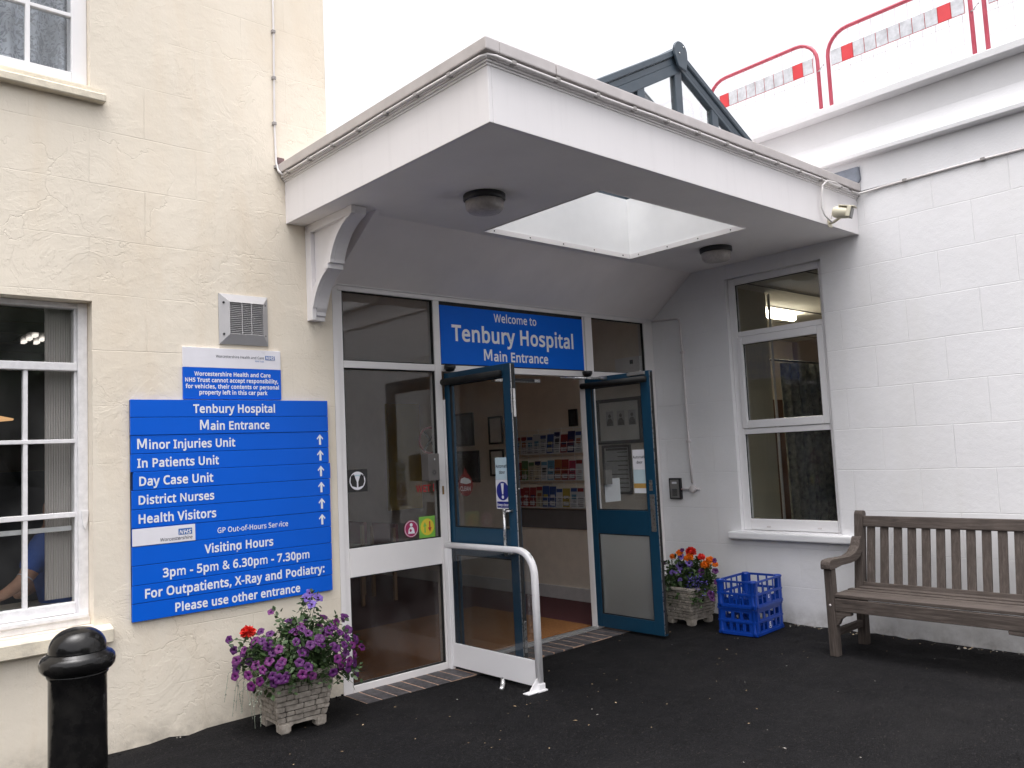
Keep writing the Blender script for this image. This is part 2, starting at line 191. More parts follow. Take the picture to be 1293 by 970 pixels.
RED = mk('barrier_red', (.46, .075, .11), .4, var=.10, vs=15)
REDB = mk('board_red', (.62, .05, .06), .35, var=.06)
GREYB = mk('board_dirty_white', (.56, .57, .60), .4, var=.22, vs=18)
WIREM = mk('mesh_wire', (.66, .60, .61), .5)
def painted_board(name, col, dirt):
    m, nt, out = nodes_of(name)
    p = N(nt, 'ShaderNodeBsdfPrincipled'); L(nt, p.outputs[0], out.inputs[0]); v = coords(nt)
    c = ramp(nt, noise(nt, v, 2.2, 6, .6), [(.3, tuple(x * .965 for x in col)), (.7, col)])
    runs = ramp(nt, noise(nt, coords(nt, (9, 9, .5)), 1.6, 6, .65), [(.52, 0.0), (.75, 1.0)])
    c = mixc(nt, math_(nt, 'MULTIPLY', runs, .30), c, tuple(x * .80 for x in col))
    scuff = ramp(nt, noise(nt, coords(nt, (1, 1, 1.6)), 26, 8, .7, 1.0), [(.655, 0.0), (.69, 1.0)])
    zone = ramp(nt, noise(nt, v, 2.0, 3), [(.50, 0.0), (.62, 1.0)])
    c = mixc(nt, math_(nt, 'MULTIPLY', math_(nt, 'MULTIPLY', scuff, zone), .55), c, dirt)
    L(nt, c, p.inputs['Base Color']); p.inputs['Roughness'].default_value = .45
    n_ = bump(nt, noise(nt, coords(nt, (6, 6, 60)), 5, 4), .12, .001)
    L(nt, bump(nt, noise(nt, v, 2.4, 3), .3, .006, n_), p.inputs['Normal']); MATS[name] = m; return m
FASC = painted_board('fascia_board_paint', (.80, .775, .78), (.34, .31, .29))
BLACKG = mk('black_gloss_paint', (.004, .004, .005), .14, var=.3, vs=14, col2=(.011, .0105, .010), bs=26, bd=.004, bst=.3, spec=.32, rvar=.03)
CRATE = mk('blue_crate_plastic', (.003, .042, .30), .36, var=.08, vs=10, rvar=.06)
LAMPB = mk('lamp_base_black', (.02, .02, .022), .5)
DIFF = mk('lamp_diffuser_dirty', (.42, .39, .37), .35, var=.2, vs=35)
STONE = mk('cast_stone', (.30, .265, .225), .9, var=.28, vs=24, bs=90, bd=.005, bst=.8, col2=(.38, .34, .295))
GROUT = mk('stone_grout', (.085, .075, .065), .95, var=.2, vs=30)
SOIL = mk('potting_soil', (.03, .022, .016), .95, var=.4, vs=40, bs=60, bd=.006)
LEAFM = mk('petunia_leaf', (.024, .052, .016), .55, var=.45, vs=14, col2=(.048, .088, .026), trans=.2)
STEM = mk('green_stem', (.07, .12, .035), .6)
PETAL = mk('purple_petal', (.048, .0012, .064), .6, var=.4, vs=25, col2=(.078, .0028, .098), trans=.12)
PETALM = mk('magenta_petal', (.105, .004, .10), .6, var=.3, vs=25, trans=.12)
PETALV = mk('violet_petal', (.15, .09, .36), .6, var=.3, vs=60, trans=.12)
THROAT = mk('dark_throat', (.035, .004, .06), .7)
REDP = mk('geranium_red', (.62, .025, .015), .55, var=.25, vs=60)
ORANGE = mk('marigold_orange', (.80, .22, .01), .55, var=.25, vs=70)
LOBEL = mk('lobelia_blue', (.10, .07, .36), .6, var=.2, vs=60)
SILVERL = mk('silver_trailing_leaf', (.20, .23, .18), .7, var=.2, vs=40)
REDC = mk('red_plastic_strip', (.45, .03, .03), .5)
BRICK = mk('blue_engineering_brick', (.045, .043, .048), .6, var=.3, vs=24, bs=120, bd=.002, bst=.5, col2=(.07, .064, .067))
MORT = mk('brick_mortar', (.40, .27, .20), .95, var=.2, vs=60, bs=150, bd=.002)
SILV = mk('aluminium_threshold', (.50, .50, .50), .35, metal=.7)
MATC = mk('coir_mat', (.30, .125, .035), .95, var=.25, vs=60, bs=400, bd=.004, bst=.8)
CARP = mk('maroon_carpet', (.115, .035, .04), .95, var=.2, vs=120, bs=500, bd=.002, bst=.6)
INW = mk('hall_wall_paint', (.85, .76, .65), .75, var=.05)
INC = mk('hall_ceiling', (.80, .78, .74), .8, var=.04)
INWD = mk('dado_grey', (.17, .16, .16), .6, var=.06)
SKIRT = mk('skirting_white', (.68, .66, .65), .4)
BROWN = mk('brown_door_veneer', (.17, .085, .045), .45, var=.2, stretch=(20, 20, 1.5), vs=3)
CREAMP = mk('cream_panel', (.60, .56, .42), .7, var=.10, vs=5, stretch=(22, 22, .3))
CURT = mk('blue_grey_curtain', (.10, .125, .15), .85, var=.5, vs=16, col2=(.20, .21, .19))
BLIND = mk('vertical_blind', (.68, .64, .62), .7, var=.04, trans=.12)
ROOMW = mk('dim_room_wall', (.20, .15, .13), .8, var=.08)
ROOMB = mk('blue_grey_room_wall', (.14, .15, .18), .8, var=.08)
DESK = mk('desk_top', (.62, .56, .48), .5, var=.08)
PAPER = mk('paper', (.75, .77, .80), .7, var=.03)
SKIN = mk('skin', (.52, .29, .20), .5, var=.08, vs=30)
UNI = mk('nurse_blue', (.04, .11, .42), .8, var=.15, vs=20, bs=80, bd=.002)
PIPING = mk('white_piping', (.65, .68, .75), .7)
HAIR = mk('dark_hair', (.05, .03, .02), .6)
TUBE = mk('lit_fluorescent', (.9, .9, .85), .4, emis=((1, .90, .68), 22.0))
TUBE2 = mk('lit_ceiling_fitting', (.9, .9, .85), .4, emis=((1, .90, .82), .55))
LAMPS = mk('lit_table_lamp', (.8, .5, .3), .5, emis=((1, .55, .25), .35))
CHAIRR = mk('red_vinyl', (.22, .035, .03), .5, var=.1)
CHAIRW = mk('chair_wood', (.36, .22, .12), .5)
FRAMEB = mk('black_picture_frame', (.015, .014, .014), .4)
PHOTO = mk('grey_photograph', (.06, .06, .065), .5, var=.5, vs=30)
MOUNT = mk('picture_mount', (.82, .80, .76), .5)
NOTICE = mk('notice_print', (.50, .51, .51), .5, var=.15, vs=12)
YEL = mk('yellow_panel', (.50, .36, .08), .6)
GRN = mk('sticker_green', (.20, .48, .07), .4)
YELS = mk('sticker_yellow', (.72, .55, .04), .4)
PINK = mk('sticker_crimson', (.35, .02, .10), .4)
DKRED = mk('sticker_dark_red', (.15, .008, .008), .5)
NAVY = mk('sticker_navy', (.012, .02, .22), .35)
PALEB = mk('sticker_pale_blue', (.52, .66, .72), .4)
WOODL = mk('tape_ochre', (.50, .30, .08), .5)
LEAFT = mk('tree_leaf', (.035, .065, .02), .6, var=.4, vs=.7, trans=.2)
LITTER = mk('dead_leaf', (.30, .17, .07), .8, var=.5, vs=60, col2=(.45, .35, .22))
GRIT = mk('pale_grit', (.38, .36, .33), .9, var=.3, vs=80)
def wood(name, stretch):
    m, nt, out = nodes_of(name)
    p = N(nt, 'ShaderNodeBsdfPrincipled'); L(nt, p.outputs[0], out.inputs[0])
    v = coords(nt, stretch)
    f = noise(nt, v, 1.0, 8, .68, .6)
    c = ramp(nt, f, [(.28, (.028, .021, .018)), (.48, (.066, .051, .043)), (.72, (.122, .100, .088))])
    blot = ramp(nt, noise(nt, coords(nt), 9, 4), [(.42, 0.0), (.7, 1.0)])
    c = mixc(nt, math_(nt, 'MULTIPLY', blot, .45), c, (.042, .032, .027))
    L(nt, c, p.inputs['Base Color']); p.inputs['Roughness'].default_value = .8
    L(nt, bump(nt, f, .55, .003), p.inputs['Normal'])
    MATS[name] = m; return m
WOODY = wood('weathered_teak_along', (75, 5, 75))
WOODZ = wood('weathered_teak_up', (75, 75, 5))
WOODX = wood('weathered_teak_across', (5, 75, 75))

def asphalt():
    m, nt, out = nodes_of('fresh_asphalt')
    p = N(nt, 'ShaderNodeBsdfPrincipled'); L(nt, p.outputs[0], out.inputs[0])
    v = coords(nt)
    c = ramp(nt, noise(nt, v, .8, 8, .65, .3), [(.3, (.0042, .0041, .0047)), (.5, (.0066, .0064, .0072)), (.72, (.0115, .0108, .0112))])
    vo = N(nt, 'ShaderNodeTexVoronoi'); vo.inputs['Scale'].default_value = 190; L(nt, v, vo.inputs['Vector'])
    sp = N(nt, 'ShaderNodeSeparateColor'); L(nt, vo.outputs['Color'], sp.inputs[0])
    lite = ramp(nt, sp.outputs[0], [(.66, 0.0), (1, .9)])
    c = mixc(nt, lite, c, (.020, .0195, .021))
    c = mixc(nt, ramp(nt, sp.outputs[1], [(.990, 0.0), (.994, .5)]), c, (.10, .085, .07))
    L(nt, c, p.inputs['Base Color'])
    L(nt, ramp(nt, noise(nt, v, 3, 4), [(.3, .7), (.7, .95)]), p.inputs['Roughness'])
    p.inputs['Specular IOR Level'].default_value = .12
    h = ramp(nt, vo.outputs['Distance'], [(0, 1.0), (.7, 0.0)])
    nrm = bump(nt, h, .9, .006)
    nrm = bump(nt, noise(nt, v, 14, 6, .7), .5, .012, nrm)
    L(nt, nrm, p.inputs['Normal']); MATS['asph'] = m; return m
ASPH = asphalt()
def lace():
    m, nt, out = nodes_of('lace_curtain')
    v = coords(nt)
    df = N(nt, 'ShaderNodeBsdfDiffuse'); df.inputs[0].default_value = (.72, .75, .82, 1)
    tl = N(nt, 'ShaderNodeBsdfTranslucent'); tl.inputs[0].default_value = (.6, .63, .7, 1)
    a = N(nt, 'ShaderNodeMixShader'); a.inputs[0].default_value = .3; L(nt, df.outputs[0], a.inputs[1]); L(nt, tl.outputs[0], a.inputs[2])
    tr = N(nt, 'ShaderNodeBsdfTransparent')
    f = ramp(nt, noise(nt, v, 24, 2, .5, 2.2), [(.45, .55), (.52, 1.0)])
    band = ramp(nt, noise(nt, coords(nt, (1, 1, .5)), 5.0, 2, .5, .6), [(.38, .6), (.56, 1.0)])
    f = math_(nt, 'MULTIPLY', f, band)
    mx = N(nt, 'ShaderNodeMixShader'); L(nt, f, mx.inputs[0]); L(nt, tr.outputs[0], mx.inputs[1]); L(nt, a.outputs[0], mx.inputs[2])
    L(nt, mx.outputs[0], out.inputs[0]); MATS['lace'] = m; return m
LACE = lace()

# ------------------------------------------------------------------ mesh building
class MB:
    def __init__(s): s.v = []; s.f = []; s.mi = []; s.sm = []; s.mats = []
    def m(s, mat):
        if mat not in s.mats: s.mats.append(mat)
        return s.mats.index(mat)
    def add(s, verts, faces, mat, smooth=False):
        o = len(s.v); k = s.m(mat); s.v += [tuple(p) for p in verts]
        for f in faces: s.f.append([i + o for i in f]); s.mi.append(k); s.sm.append(smooth)
        return s
    def bm(s, b, mat, smooth=False):
        b.verts.index_update()
        s.add([v.co[:] for v in b.verts], [[v.index for v in f.verts] for f in b.faces], mat, smooth); b.free(); return s
    def box(s, x0, x1, y0, y1, z0, z1, mat, bev=0.0, rot=None):
        x0, x1 = sorted((x0, x1)); y0, y1 = sorted((y0, y1)); z0, z1 = sorted((z0, z1))
        V = [(x0, y0, z0), (x1, y0, z0), (x1, y1, z0), (x0, y1, z0), (x0, y0, z1), (x1, y0, z1), (x1, y1, z1), (x0, y1, z1)]
        if rot is not None:
            c = Vector(((x0 + x1) / 2, (y0 + y1) / 2, (z0 + z1) / 2)); V = [tuple(c + rot @ (Vector(p) - c)) for p in V]
        F = [(0, 3, 2, 1), (4, 5, 6, 7), (0, 1, 5, 4), (1, 2, 6, 5), (2, 3, 7, 6), (3, 0, 4, 7)]
        if bev <= 0: return s.add(V, F, mat)
        b = bmesh.new(); vs = [b.verts.new(p) for p in V]
        for f in F: b.faces.new([vs[i] for i in f])
        bmesh.ops.bevel(b, geom=b.edges[:], offset=bev, segments=2, profile=.6, affect='EDGES')
        return s.bm(b, mat)
    def prism(s, poly, axis, a, b_, mat, bev=0.0):
        """poly: 2-D outline in the two other axes (xy order kept), extruded along axis."""
        def P(p, t):
            if axis == 'x': return (t, p[0], p[1])
            if axis == 'y': return (p[0], t, p[1])
            return (p[0], p[1], t)
        n = len(poly)
        b = bmesh.new(); v0 = [b.verts.new(P(p, a)) for p in poly]; v1 = [b.verts.new(P(p, b_)) for p in poly]
        b.faces.new(v0); b.faces.new(v1[::-1])
        for i in range(n): b.faces.new([v0[i], v1[i], v1[(i + 1) % n], v0[(i + 1) % n]])
        bmesh.ops.recalc_face_normals(b, faces=b.faces[:])
        if bev: bmesh.ops.bevel(b, geom=b.edges[:], offset=bev, segments=1, affect='EDGES')
        return s.bm(b, mat)
    def tube(s, path, r, mat, n=10, caps=True, closed=False):
        P = [Vector(p) for p in path]; k = len(P); rr = r if isinstance(r, (list, tuple)) else [r] * k
        rings = []; prev = None
        for i in range(k):
            if closed: t = (P[(i + 1) % k] - P[i - 1]).normalized()
            else: t = (P[min(i + 1, k - 1)] - P[max(i - 1, 0)]).normalized()
            if prev is None:
                a = Vector((0, 0, 1)) if abs(t.z) < .9 else Vector((1, 0, 0)); u = t.cross(a).normalized()
            else:
                u = (prev - t * prev.dot(t)).normalized()
            prev = u; w = t.cross(u)
            rings.append([P[i] + (u * math.cos(2 * math.pi * j / n) + w * math.sin(2 * math.pi * j / n)) * rr[i] for j in range(n)])
        V = [p for q in rings for p in q]; F = []
        for i in range(k if closed else k - 1):
            o = ((i + 1) % k) * n
            for j in range(n): F.append((i * n + j, i * n + (j + 1) % n, o + (j + 1) % n, o + j))
        if caps and not closed: F += [tuple(range(n))[::-1], tuple((k - 1) * n + j for j in range(n))]
        return s.add(V, F, mat, True)
    def lathe(s, prof, c, mat, n=32, axis='z'):
        V = []; F = []; k = len(prof)
        for r, z in prof:
            for j in range(n):
                a = 2 * math.pi * j / n; q = (r * math.cos(a), r * math.sin(a))
                if axis == 'z': V.append((c[0] + q[0], c[1] + q[1], c[2] + z))
                elif axis == 'y': V.append((c[0] + q[0], c[1] + z, c[2] + q[1]))
                else: V.append((c[0] + z, c[1] + q[0], c[2] + q[1]))
        for i in range(k - 1):
            for j in range(n): F.append((i * n + j, i * n + (j + 1) % n, (i + 1) * n + (j + 1) % n, (i + 1) * n + j))
        F += [tuple(range(n))[::-1], tuple((k - 1) * n + j for j in range(n))]
        return s.add(V, F, mat, True)
    def slab(s, u, v, holes, d0, d1, mp, mat, revmat=None):
        """a wall with rectangular openings; mp(u, v, d) -> point"""
        us = sorted(set([u[0], u[1]] + [x for h in holes for x in h[:2]])); vs = sorted(set([v[0], v[1]] + [x for h in holes for x in h[2:]]))
        us = [x for x in us if u[0] <= x <= u[1]]; vs = [x for x in vs if v[0] <= x <= v[1]]
        inside = lambda a, b: any(h[0] < a < h[1] and h[2] < b < h[3] for h in holes)
        def q(pts, m_): s.add([mp(*p) for p in pts], [(0, 1, 2, 3)], m_)
        for i in range(len(us) - 1):
            for j in range(len(vs) - 1):
                a, b, c, d = us[i], us[i + 1], vs[j], vs[j + 1]
                if inside((a + b) / 2, (c + d) / 2): continue
                q([(a, c, d0), (b, c, d0), (b, d, d0), (a, d, d0)], mat); q([(a, c, d1), (a, d, d1), (b, d, d1), (b, c, d1)], mat)
        rm = revmat or mat
        for (a, b, c, d) in holes:
            for e in (((a, c), (a, d)), ((a, d), (b, d)), ((b, d), (b, c)), ((b, c), (a, c))):
                q([(*e[0], d0), (*e[1], d0), (*e[1], d1), (*e[0], d1)], rm)
        a, b, c, d = *u, *v
        for e in (((a, c), (a, d)), ((a, d), (b, d)), ((b, d), (b, c)), ((b, c), (a, c))):
            q([(*e[0], d0), (*e[1], d0), (*e[1], d1), (*e[0], d1)], mat)
        return s
    def build(s, name, parent=None, label=None):
        o = root_of(parent)
        me = bpy.data.meshes.new(name)
        me.from_pydata([(x - o.x, y - o.y, z - o.z) for x, y, z in s.v], [], s.f)
        for m_ in s.mats: me.materials.append(m_)
        me.polygons.foreach_set('material_index', s.mi); me.polygons.foreach_set('use_smooth', s.sm)
        me.update()
        ob = bpy.data.objects.new(name, me); COL.objects.link(ob)
        if parent is not None: ob.parent = parent
        if label: ob['label'] = label
        return ob
def root_of(p):
    v = Vector((0, 0, 0))
    while p is not None: v = v + Vector(p.location); p = p.parent
    return v
def tag(o, label, cat, group=None):
    o['label'] = label; o['category'] = cat
    if group: o['group'] = group
    return o
def thing(name, label, cat, loc=(0, 0, 0), group=None):
    o = bpy.data.objects.new(name, None); COL.objects.link(o); o.location = loc; o.empty_display_size = .1
    return tag(o, label, cat, group)
def struct(o, kind='structure'): o['kind'] = kind; return o

# ------------------------------------------------------------------ lettering
def offset_poly(P, d):
    n = len(P); out = []
    for i in range(n):
        a, b, c = Vector(P[i - 1]), Vector(P[i]), Vector(P[(i + 1) % n])
        u, w = (b - a), (c - b)
        if u.length < 1e-6 or w.length < 1e-6: out.append(b); continue
        n1 = Vector((u.y, -u.x)).normalized(); n2 = Vector((w.y, -w.x)).normalized()
        m_ = n1 + n2
        if m_.length < .3: out.append(b + n1 * d); continue
        m_.normalize(); out.append(b + m_ * (d / max(.5, m_.dot(n1))))
    return out
def area(P): return sum(P[i - 1][0] * P[i][1] - P[i][0] * P[i - 1][1] for i in range(len(P))) / 2
def glyph_polys(s, bold, track=0.0):
    x = 0.0; out = []
    for ch in s:
        adv, polys = GL[ch]
        for p in polys:
            up_ = bold * 1.6 if ch in 'ij!:' and (min(p[1::2]) > 450 or (ch == '!' and min(p[1::2]) > 150)) else 0
            P = [(p[i] / 1000 + x, p[i + 1] / 1000 + up_) for i in range(0, len(p), 2)]
            Q = []
            for q in P:
                if not Q or (Vector(q) - Vector(Q[-1])).length > 1e-4: Q.append(q)
            # TrueType: outer loops run clockwise, so the outside is on the left
            out.append(offset_poly(Q, -bold * (.05 if ch == 'M' else .6 if ch in 'WwmN&' else 1)) if bold else [Vector(q) for q in Q])
        x += adv / 1000 + bold * 1.2 + track
    return out
def text(name, s, parent, org, right, up, w, mat, bold=.022, vs=1.1, lift=.0012, lines=None, align='L', size=None, thick=.0006):
    """one mesh of lettering: left end of the base line at org, total width w"""
    rows = lines or [s]
    allp = []; pitch = 1.15
    widths = []
    for k, row in enumerate(rows):
        ps = glyph_polys(row, bold)
        xs = [q.x for p in ps for q in p]; widths.append((min(xs), max(xs))); allp.append(ps)
    big = max(b - a for a, b in widths)
    sc_ = (w / big) if w else size
    cu = bpy.data.curves.new('lettering', 'CURVE'); cu.dimensions = '2D'; cu.fill_mode = 'BOTH'; cu.extrude = 0
    for k, ps in enumerate(allp):
        a, b = widths[k]; dx = -a if align == 'L' else (big - (b - a)) / 2 - a
        for p in ps:
            sp = cu.splines.new('POLY'); sp.points.add(len(p) - 1); sp.use_cyclic_u = True
            for i, q in enumerate(p): sp.points[i].co = (q.x + dx, q.y - k * pitch, 0, 1)
    tmp = bpy.data.objects.new('tmp', cu); COL.objects.link(tmp)
    dg = bpy.context.evaluated_depsgraph_get()
    me0 = bpy.data.meshes.new_from_object(tmp.evaluated_get(dg))
    V = [v.co.copy() for v in me0.vertices]; F = [list(p.vertices) for p in me0.polygons]
    bpy.data.objects.remove(tmp); bpy.data.curves.remove(cu); bpy.data.meshes.remove(me0)
    right = Vector(right).normalized(); up = Vector(up).normalized(); nrm = right.cross(up)
    mb = MB(); org = Vector(org)
    mb.add([org + right * (v.x * sc_) + up * (v.y * sc_ * vs) + nrm * lift for v in V], F, mat)
    return mb.build(name, parent)
RX, UZ = (1, 0, 0), (0, 0, 1)

# ------------------------------------------------------------------ ground
def dip(x, y):
    return -.022 * math.exp(-((x - 1.5) / 1.25) ** 2 - ((y + .35) / .85) ** 2)
def gz(x, y):
    if y > .07 and -9.2 < x < 9.2 and y < 6.3: return -.2
    return dip(x, y)
def axis(lo, hi, a, b, st):
    t = []; x = lo
    while x < a: t.append(x); x += max(st, (a - x) * .35)
    k = int(round((b - a) / st)); t += [a + (b - a) * i / k for i in range(k + 1)]
    x = b + st
    while x < hi: t.append(x); x += max(st, (x - b) * .5)
    return t + [hi]
gx = sorted(axis(-160, 160, -5, 6, .11) + [-.012, -.002]); gy = sorted(axis(-160, 160, -6.5, .11, .11) + [-.297, -.288])
mb = MB(); nx = len(gx)
gr = random.Random(3)
def crumb(x, y):
    d = min(abs(y) if x < 0 else 9, abs(x - 3.5) if y < .0 else 9)
    if x > -.005 and x < 3.5 and y > -.29: return -.06
    if x > -.2 and x < 3.5 and y > -.4: return .0
    return gr.uniform(-.002, .004) + (gr.uniform(.0, .018) if d < .12 else 0)
V = [(x, y, gz(x, y) + (crumb(x, y) if -5 < x < 6 and -6.5 < y < .05 else 0)) for y in gy for x in gx]
F = [(j * nx + i, j * nx + i + 1, (j + 1) * nx + i + 1, (j + 1) * nx + i) for j in range(len(gy) - 1) for i in range(nx - 1)]
mb.add(V, F, ASPH, True)
struct(mb.build('ground'))

# brick strip at the threshold
mb = MB(); zt = -.010
mb.box(0.0, 3.5, -.292, -.002, -.12, zt - .0012, MORT)
x = .004; k = 0; br_ = random.Random(5)
while x < 3.45:
    w = .099 + br_.uniform(-.002, .002)
    mb.box(x, x + w, -.295 + br_.uniform(0, .004), -.004, -.1, zt + br_.uniform(.0005, .003), BRICK, .004)
    x += .1125
struct(mb.build('brick_paving'))
# litter and grit
mb = MB(); lr = random.Random(11)
for i in range(105):
    x = lr.uniform(-1.5, 3.3); y = -lr.uniform(.02, 1) ** 1.2 * 3.3 - .3
    if i < 45: x, y = lr.gauss(.9, 1.2), lr.gauss(-1.2, .6)
    if x > 3.4 or y > -.32: continue
    s = lr.uniform(.003, .0075) * (1.5 if lr.random() < .12 else 1); a = lr.uniform(0, 6.28); z = dip(x, y) + .006
    m_ = lr.choice([LITTER, LITTER, GRIT, PAPER if lr.random() < .25 else LITTER])
    c, sn = math.cos(a), math.sin(a)
    pts = [(-1.3, 0, .1), (-.3, .6, .35), (1.2, .1, .15), (.2, -.6, .3)]
    mb.add([(x + s * (p[0] * c - p[1] * sn), y + s * (p[0] * sn + p[1] * c), z + s * p[2] * .8) for p in pts], [(0, 1, 2, 3), (3, 2, 1, 0)][:1], m_)
struct(mb.build('leaf_litter'), 'stuff')
mb = MB()
def pebble(x, y, z, s, m_):
    b = bmesh.new(); bmesh.ops.create_icosphere(b, subdivisions=1, radius=s)
    for v in b.verts: v.co = Vector((x, y, z)) + Vector((v.co.x * lr.uniform(.7, 1.3), v.co.y * lr.uniform(.7, 1.3), v.co.z * lr.uniform(.5, .9)))
    mb.bm(b, m_)
for i in range(620):
    y = lr.uniform(-4.2, -.7); pebble(3.525 - abs(lr.gauss(0, .035)), y, .004, lr.uniform(.004, .013), lr.choice([GRIT, GRIT, ASPH, ASPH, LITTER]))
for i in range(240):
    x = lr.uniform(-3, -.02); pebble(x, -.012 - abs(lr.gauss(0, .03)), .003, lr.uniform(.004, .012), lr.choice([ASPH, ASPH, ASPH, GRIT]))
struct(mb.build('loose_gravel'), 'stuff')

# ------------------------------------------------------------------ cream building
cb = thing('cream_building', 'cream rendered building with white sash windows beside the hospital entrance', 'building', (-4.5, .15, 0))
YM = lambda u, v, d: (u, d, v)
XM = lambda u, v, d: (d, u, v)
LW = (-2.75, -1.547, .717, 2.523); UW = (-2.75, -1.55, 3.785, 5.4)
mb = MB(); mb.slab((-9, -.007), (-.2, 7.2), [LW, UW], 0, .28, YM, CREAM)
mb.box(-.15, -.008, .281, 6, -.2, 7.19, CREAM)
mb.box(-9, -8.8, .281, 6, -.2, 7.19, CREAM); mb.box(-8.8, -.151, 5.8, 6, -.2, 7.19, CREAM)
mb.build('wall', cb)
mb = MB(); mb.box(-9.1, .05, -.1, 6.1, 7.205, 7.35, CAP); mb.build('roof', cb)
mb = MB()
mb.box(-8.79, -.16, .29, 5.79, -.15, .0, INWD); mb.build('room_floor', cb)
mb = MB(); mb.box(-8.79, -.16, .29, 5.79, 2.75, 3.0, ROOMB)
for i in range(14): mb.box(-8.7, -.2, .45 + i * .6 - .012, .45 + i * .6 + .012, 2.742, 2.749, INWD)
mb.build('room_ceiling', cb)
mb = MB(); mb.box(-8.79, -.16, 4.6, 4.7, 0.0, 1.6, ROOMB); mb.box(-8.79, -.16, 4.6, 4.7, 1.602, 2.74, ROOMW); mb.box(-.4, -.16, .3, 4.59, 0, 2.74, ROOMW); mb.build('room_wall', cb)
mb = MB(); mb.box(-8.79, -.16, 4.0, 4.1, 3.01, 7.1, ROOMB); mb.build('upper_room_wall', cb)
# lower sash window
wb = MB(); P_ = PAINTD
wb.box(-2.75, -1.585, .10, .17, 2.49, 2.521, P_, .004)
wb.box(-1.600, -1.5485, .085, .19, .719, 2.52, P_, .004); wb.box(-2.75, -2.70, .085, .19, .719, 2.52, P_, .004)
wb.box(-1.612, -1.5995, .112, .18, .78, 2.49, P_, .003)
wb.box(-2.69, -1.601, .095, .16, 2.132, 2.178, P_, .005)
wb.box(-2.69, -1.613, .10, .15, .782, .843, P_, .005)
win = wb.build('window', cb, 'white sash window with peeling paint over the stone sill, blinds and a desk inside')
mb = MB()
for xv in (-1.857, -2.10, -2.345): mb.box(xv - .011, xv + .011, .106, .15, .843, 2.132, P_, .003)
for z0, z1 in ((1.724, 1.746), (1.31, 1.338)): mb.box(-2.69, -1.613, .103, .152, z0, z1, P_, .003)
mb.box(-2.69, -1.62, .146, .160, 1.235, 1.262, P_, .003)
mb.build('glazing_bar', win)
mb = MB(); mb.box(-2.70, -1.605, .128, .134, .80, 2.51, GLASS); mb.build('pane', win)
mb = MB(); mb.box(-2.75, -1.5475, .06, .19, .7175, .757, P_, .005); mb.box(-2.7, -1.56, .045, .1, .757, .781, P_, .005); mb.build('sill_board', win)
mb = MB(); mb.prism([(-1.55, 1.34), (-1.585, 1.34), (-1.585, 1.31), (-1.578, 1.26), (-1.567, 1.235), (-1.56, 1.265), (-1.552, 1.30)], 'y', .076, .0846, P_); mb.build('sash_horn', win)
mb = MB(); mb.prism([(.05, .7165), (.05, .62), (-.06, .617), (-.06, .695), (.0, .712)], 'x', -2.86, -1.458, CREAMSILL, .006)
mb.build('sill', cb, 'cream painted stone sill under the lower window')
mb = MB(); mb.prism([(.05, 3.7845), (.05, 3.69), (-.06, 3.686), (-.06, 3.734), (-.001, 3.748), (-.001, 3.7845)], 'x', -2.86, -1.478, CREAMSILL, .006)
mb.build('sill', cb, 'cream painted stone sill under the upper window')
# upper sash window
wb = MB()
wb.box(-1.634, -1.5515, .055, .16, 3.787, 5.38, PVC, .005); wb.box(-2.745, -2.67, .055, .16, 3.787, 5.38, PVC, .005)
wb.box(-2.67, -1.634, .058, .15, 3.787, 3.868, PVC, .005); wb.box(-2.67, -1.634, .058, .15, 5.3, 5.38, PVC, .005)
uwin = wb.build('window', cb, 'white small paned upper window with lace curtains')
mb = MB()
for xv in (-1.857, -2.10, -2.345): mb.box(xv - .012, xv + .012, .062, .1, 3.868, 5.3, PVC, .003)
for z in (4.215, 4.57, 4.93): mb.box(-2.67, -1.634, .064, .102, z - .011, z + .011, PVC, .003)
mb.build('glazing_bar', uwin)
mb = MB(); mb.box(-2.67, -1.63, .08, .086, 3.86, 5.31, GLASS); mb.build('pane', uwin)
# lace curtain, gathered cloth
def cloth(path_fn, n, z0, z1, mat, nz=2, th=.003):
    mb = MB(); V = []; F = []
    for side in (0, 1):
        for k in range(nz + 1):
            for i in range(n + 1):
                x, y = path_fn(i / n, k / nz); V.append((x, y + side * th, z0 + (z1 - z0) * k / nz))
    w = n + 1; h = (nz + 1) * w
    for s in (0, 1):
        for k in range(nz):
            for i in range(n):
                a = s * h + k * w + i; f = (a, a + 1, a + w + 1, a + w); F.append(f if s == 0 else f[::-1])
    mb.add(V, F, mat, True); return mb
c = cloth(lambda t, k: (-2.72 + 1.13 * t, .20 + .034 * math.sin(t * 52) + .016 * math.sin(t * 23 + 1)), 160, 3.80, 5.35, LACE)
o = c.build('lace_curtain'); tag(o, 'white patterned lace curtain hanging behind the upper window panes', 'curtain')
# inside the lower room
c = cloth(lambda t, k: (-1.745 + .165 * t, .190 + .024 * (1 - 2 * abs(((t * 13) % 1) - .5))), 104, .86, 2.53, BLIND, 1, .002)
o = c.build('vertical_blind'); tag(o, 'grey vertical blind drawn to the right inside the lower sash window', 'blind')
d = thing('office_desk', 'pale office desk just inside the lower sash window', 'desk', (-2.4, .7, 0))
mb = MB(); mb.box(-3.3, -1.5, .34, 1.0, .735, .765, DESK, .004); mb.build('top', d)
for xx in (-3.25, -1.6):
    mb = MB(); mb.box(xx, xx + .04, .4, .95, .0, .734, INWD); mb.build('leg', d)
mb = MB()
for a, x, y in ((.2, -2.02, .56), (-.3, -1.86, .55), (.5, -2.25, .6)):
    mb.box(x - .105, x + .105, y - .148, y + .148, .7655, .772, PAPER, 0, Matrix.Rotation(a, 3, 'Z'))
o = mb.build('paper_sheet'); tag(o, 'loose white papers spread on the desk under the writing hand', 'paper')
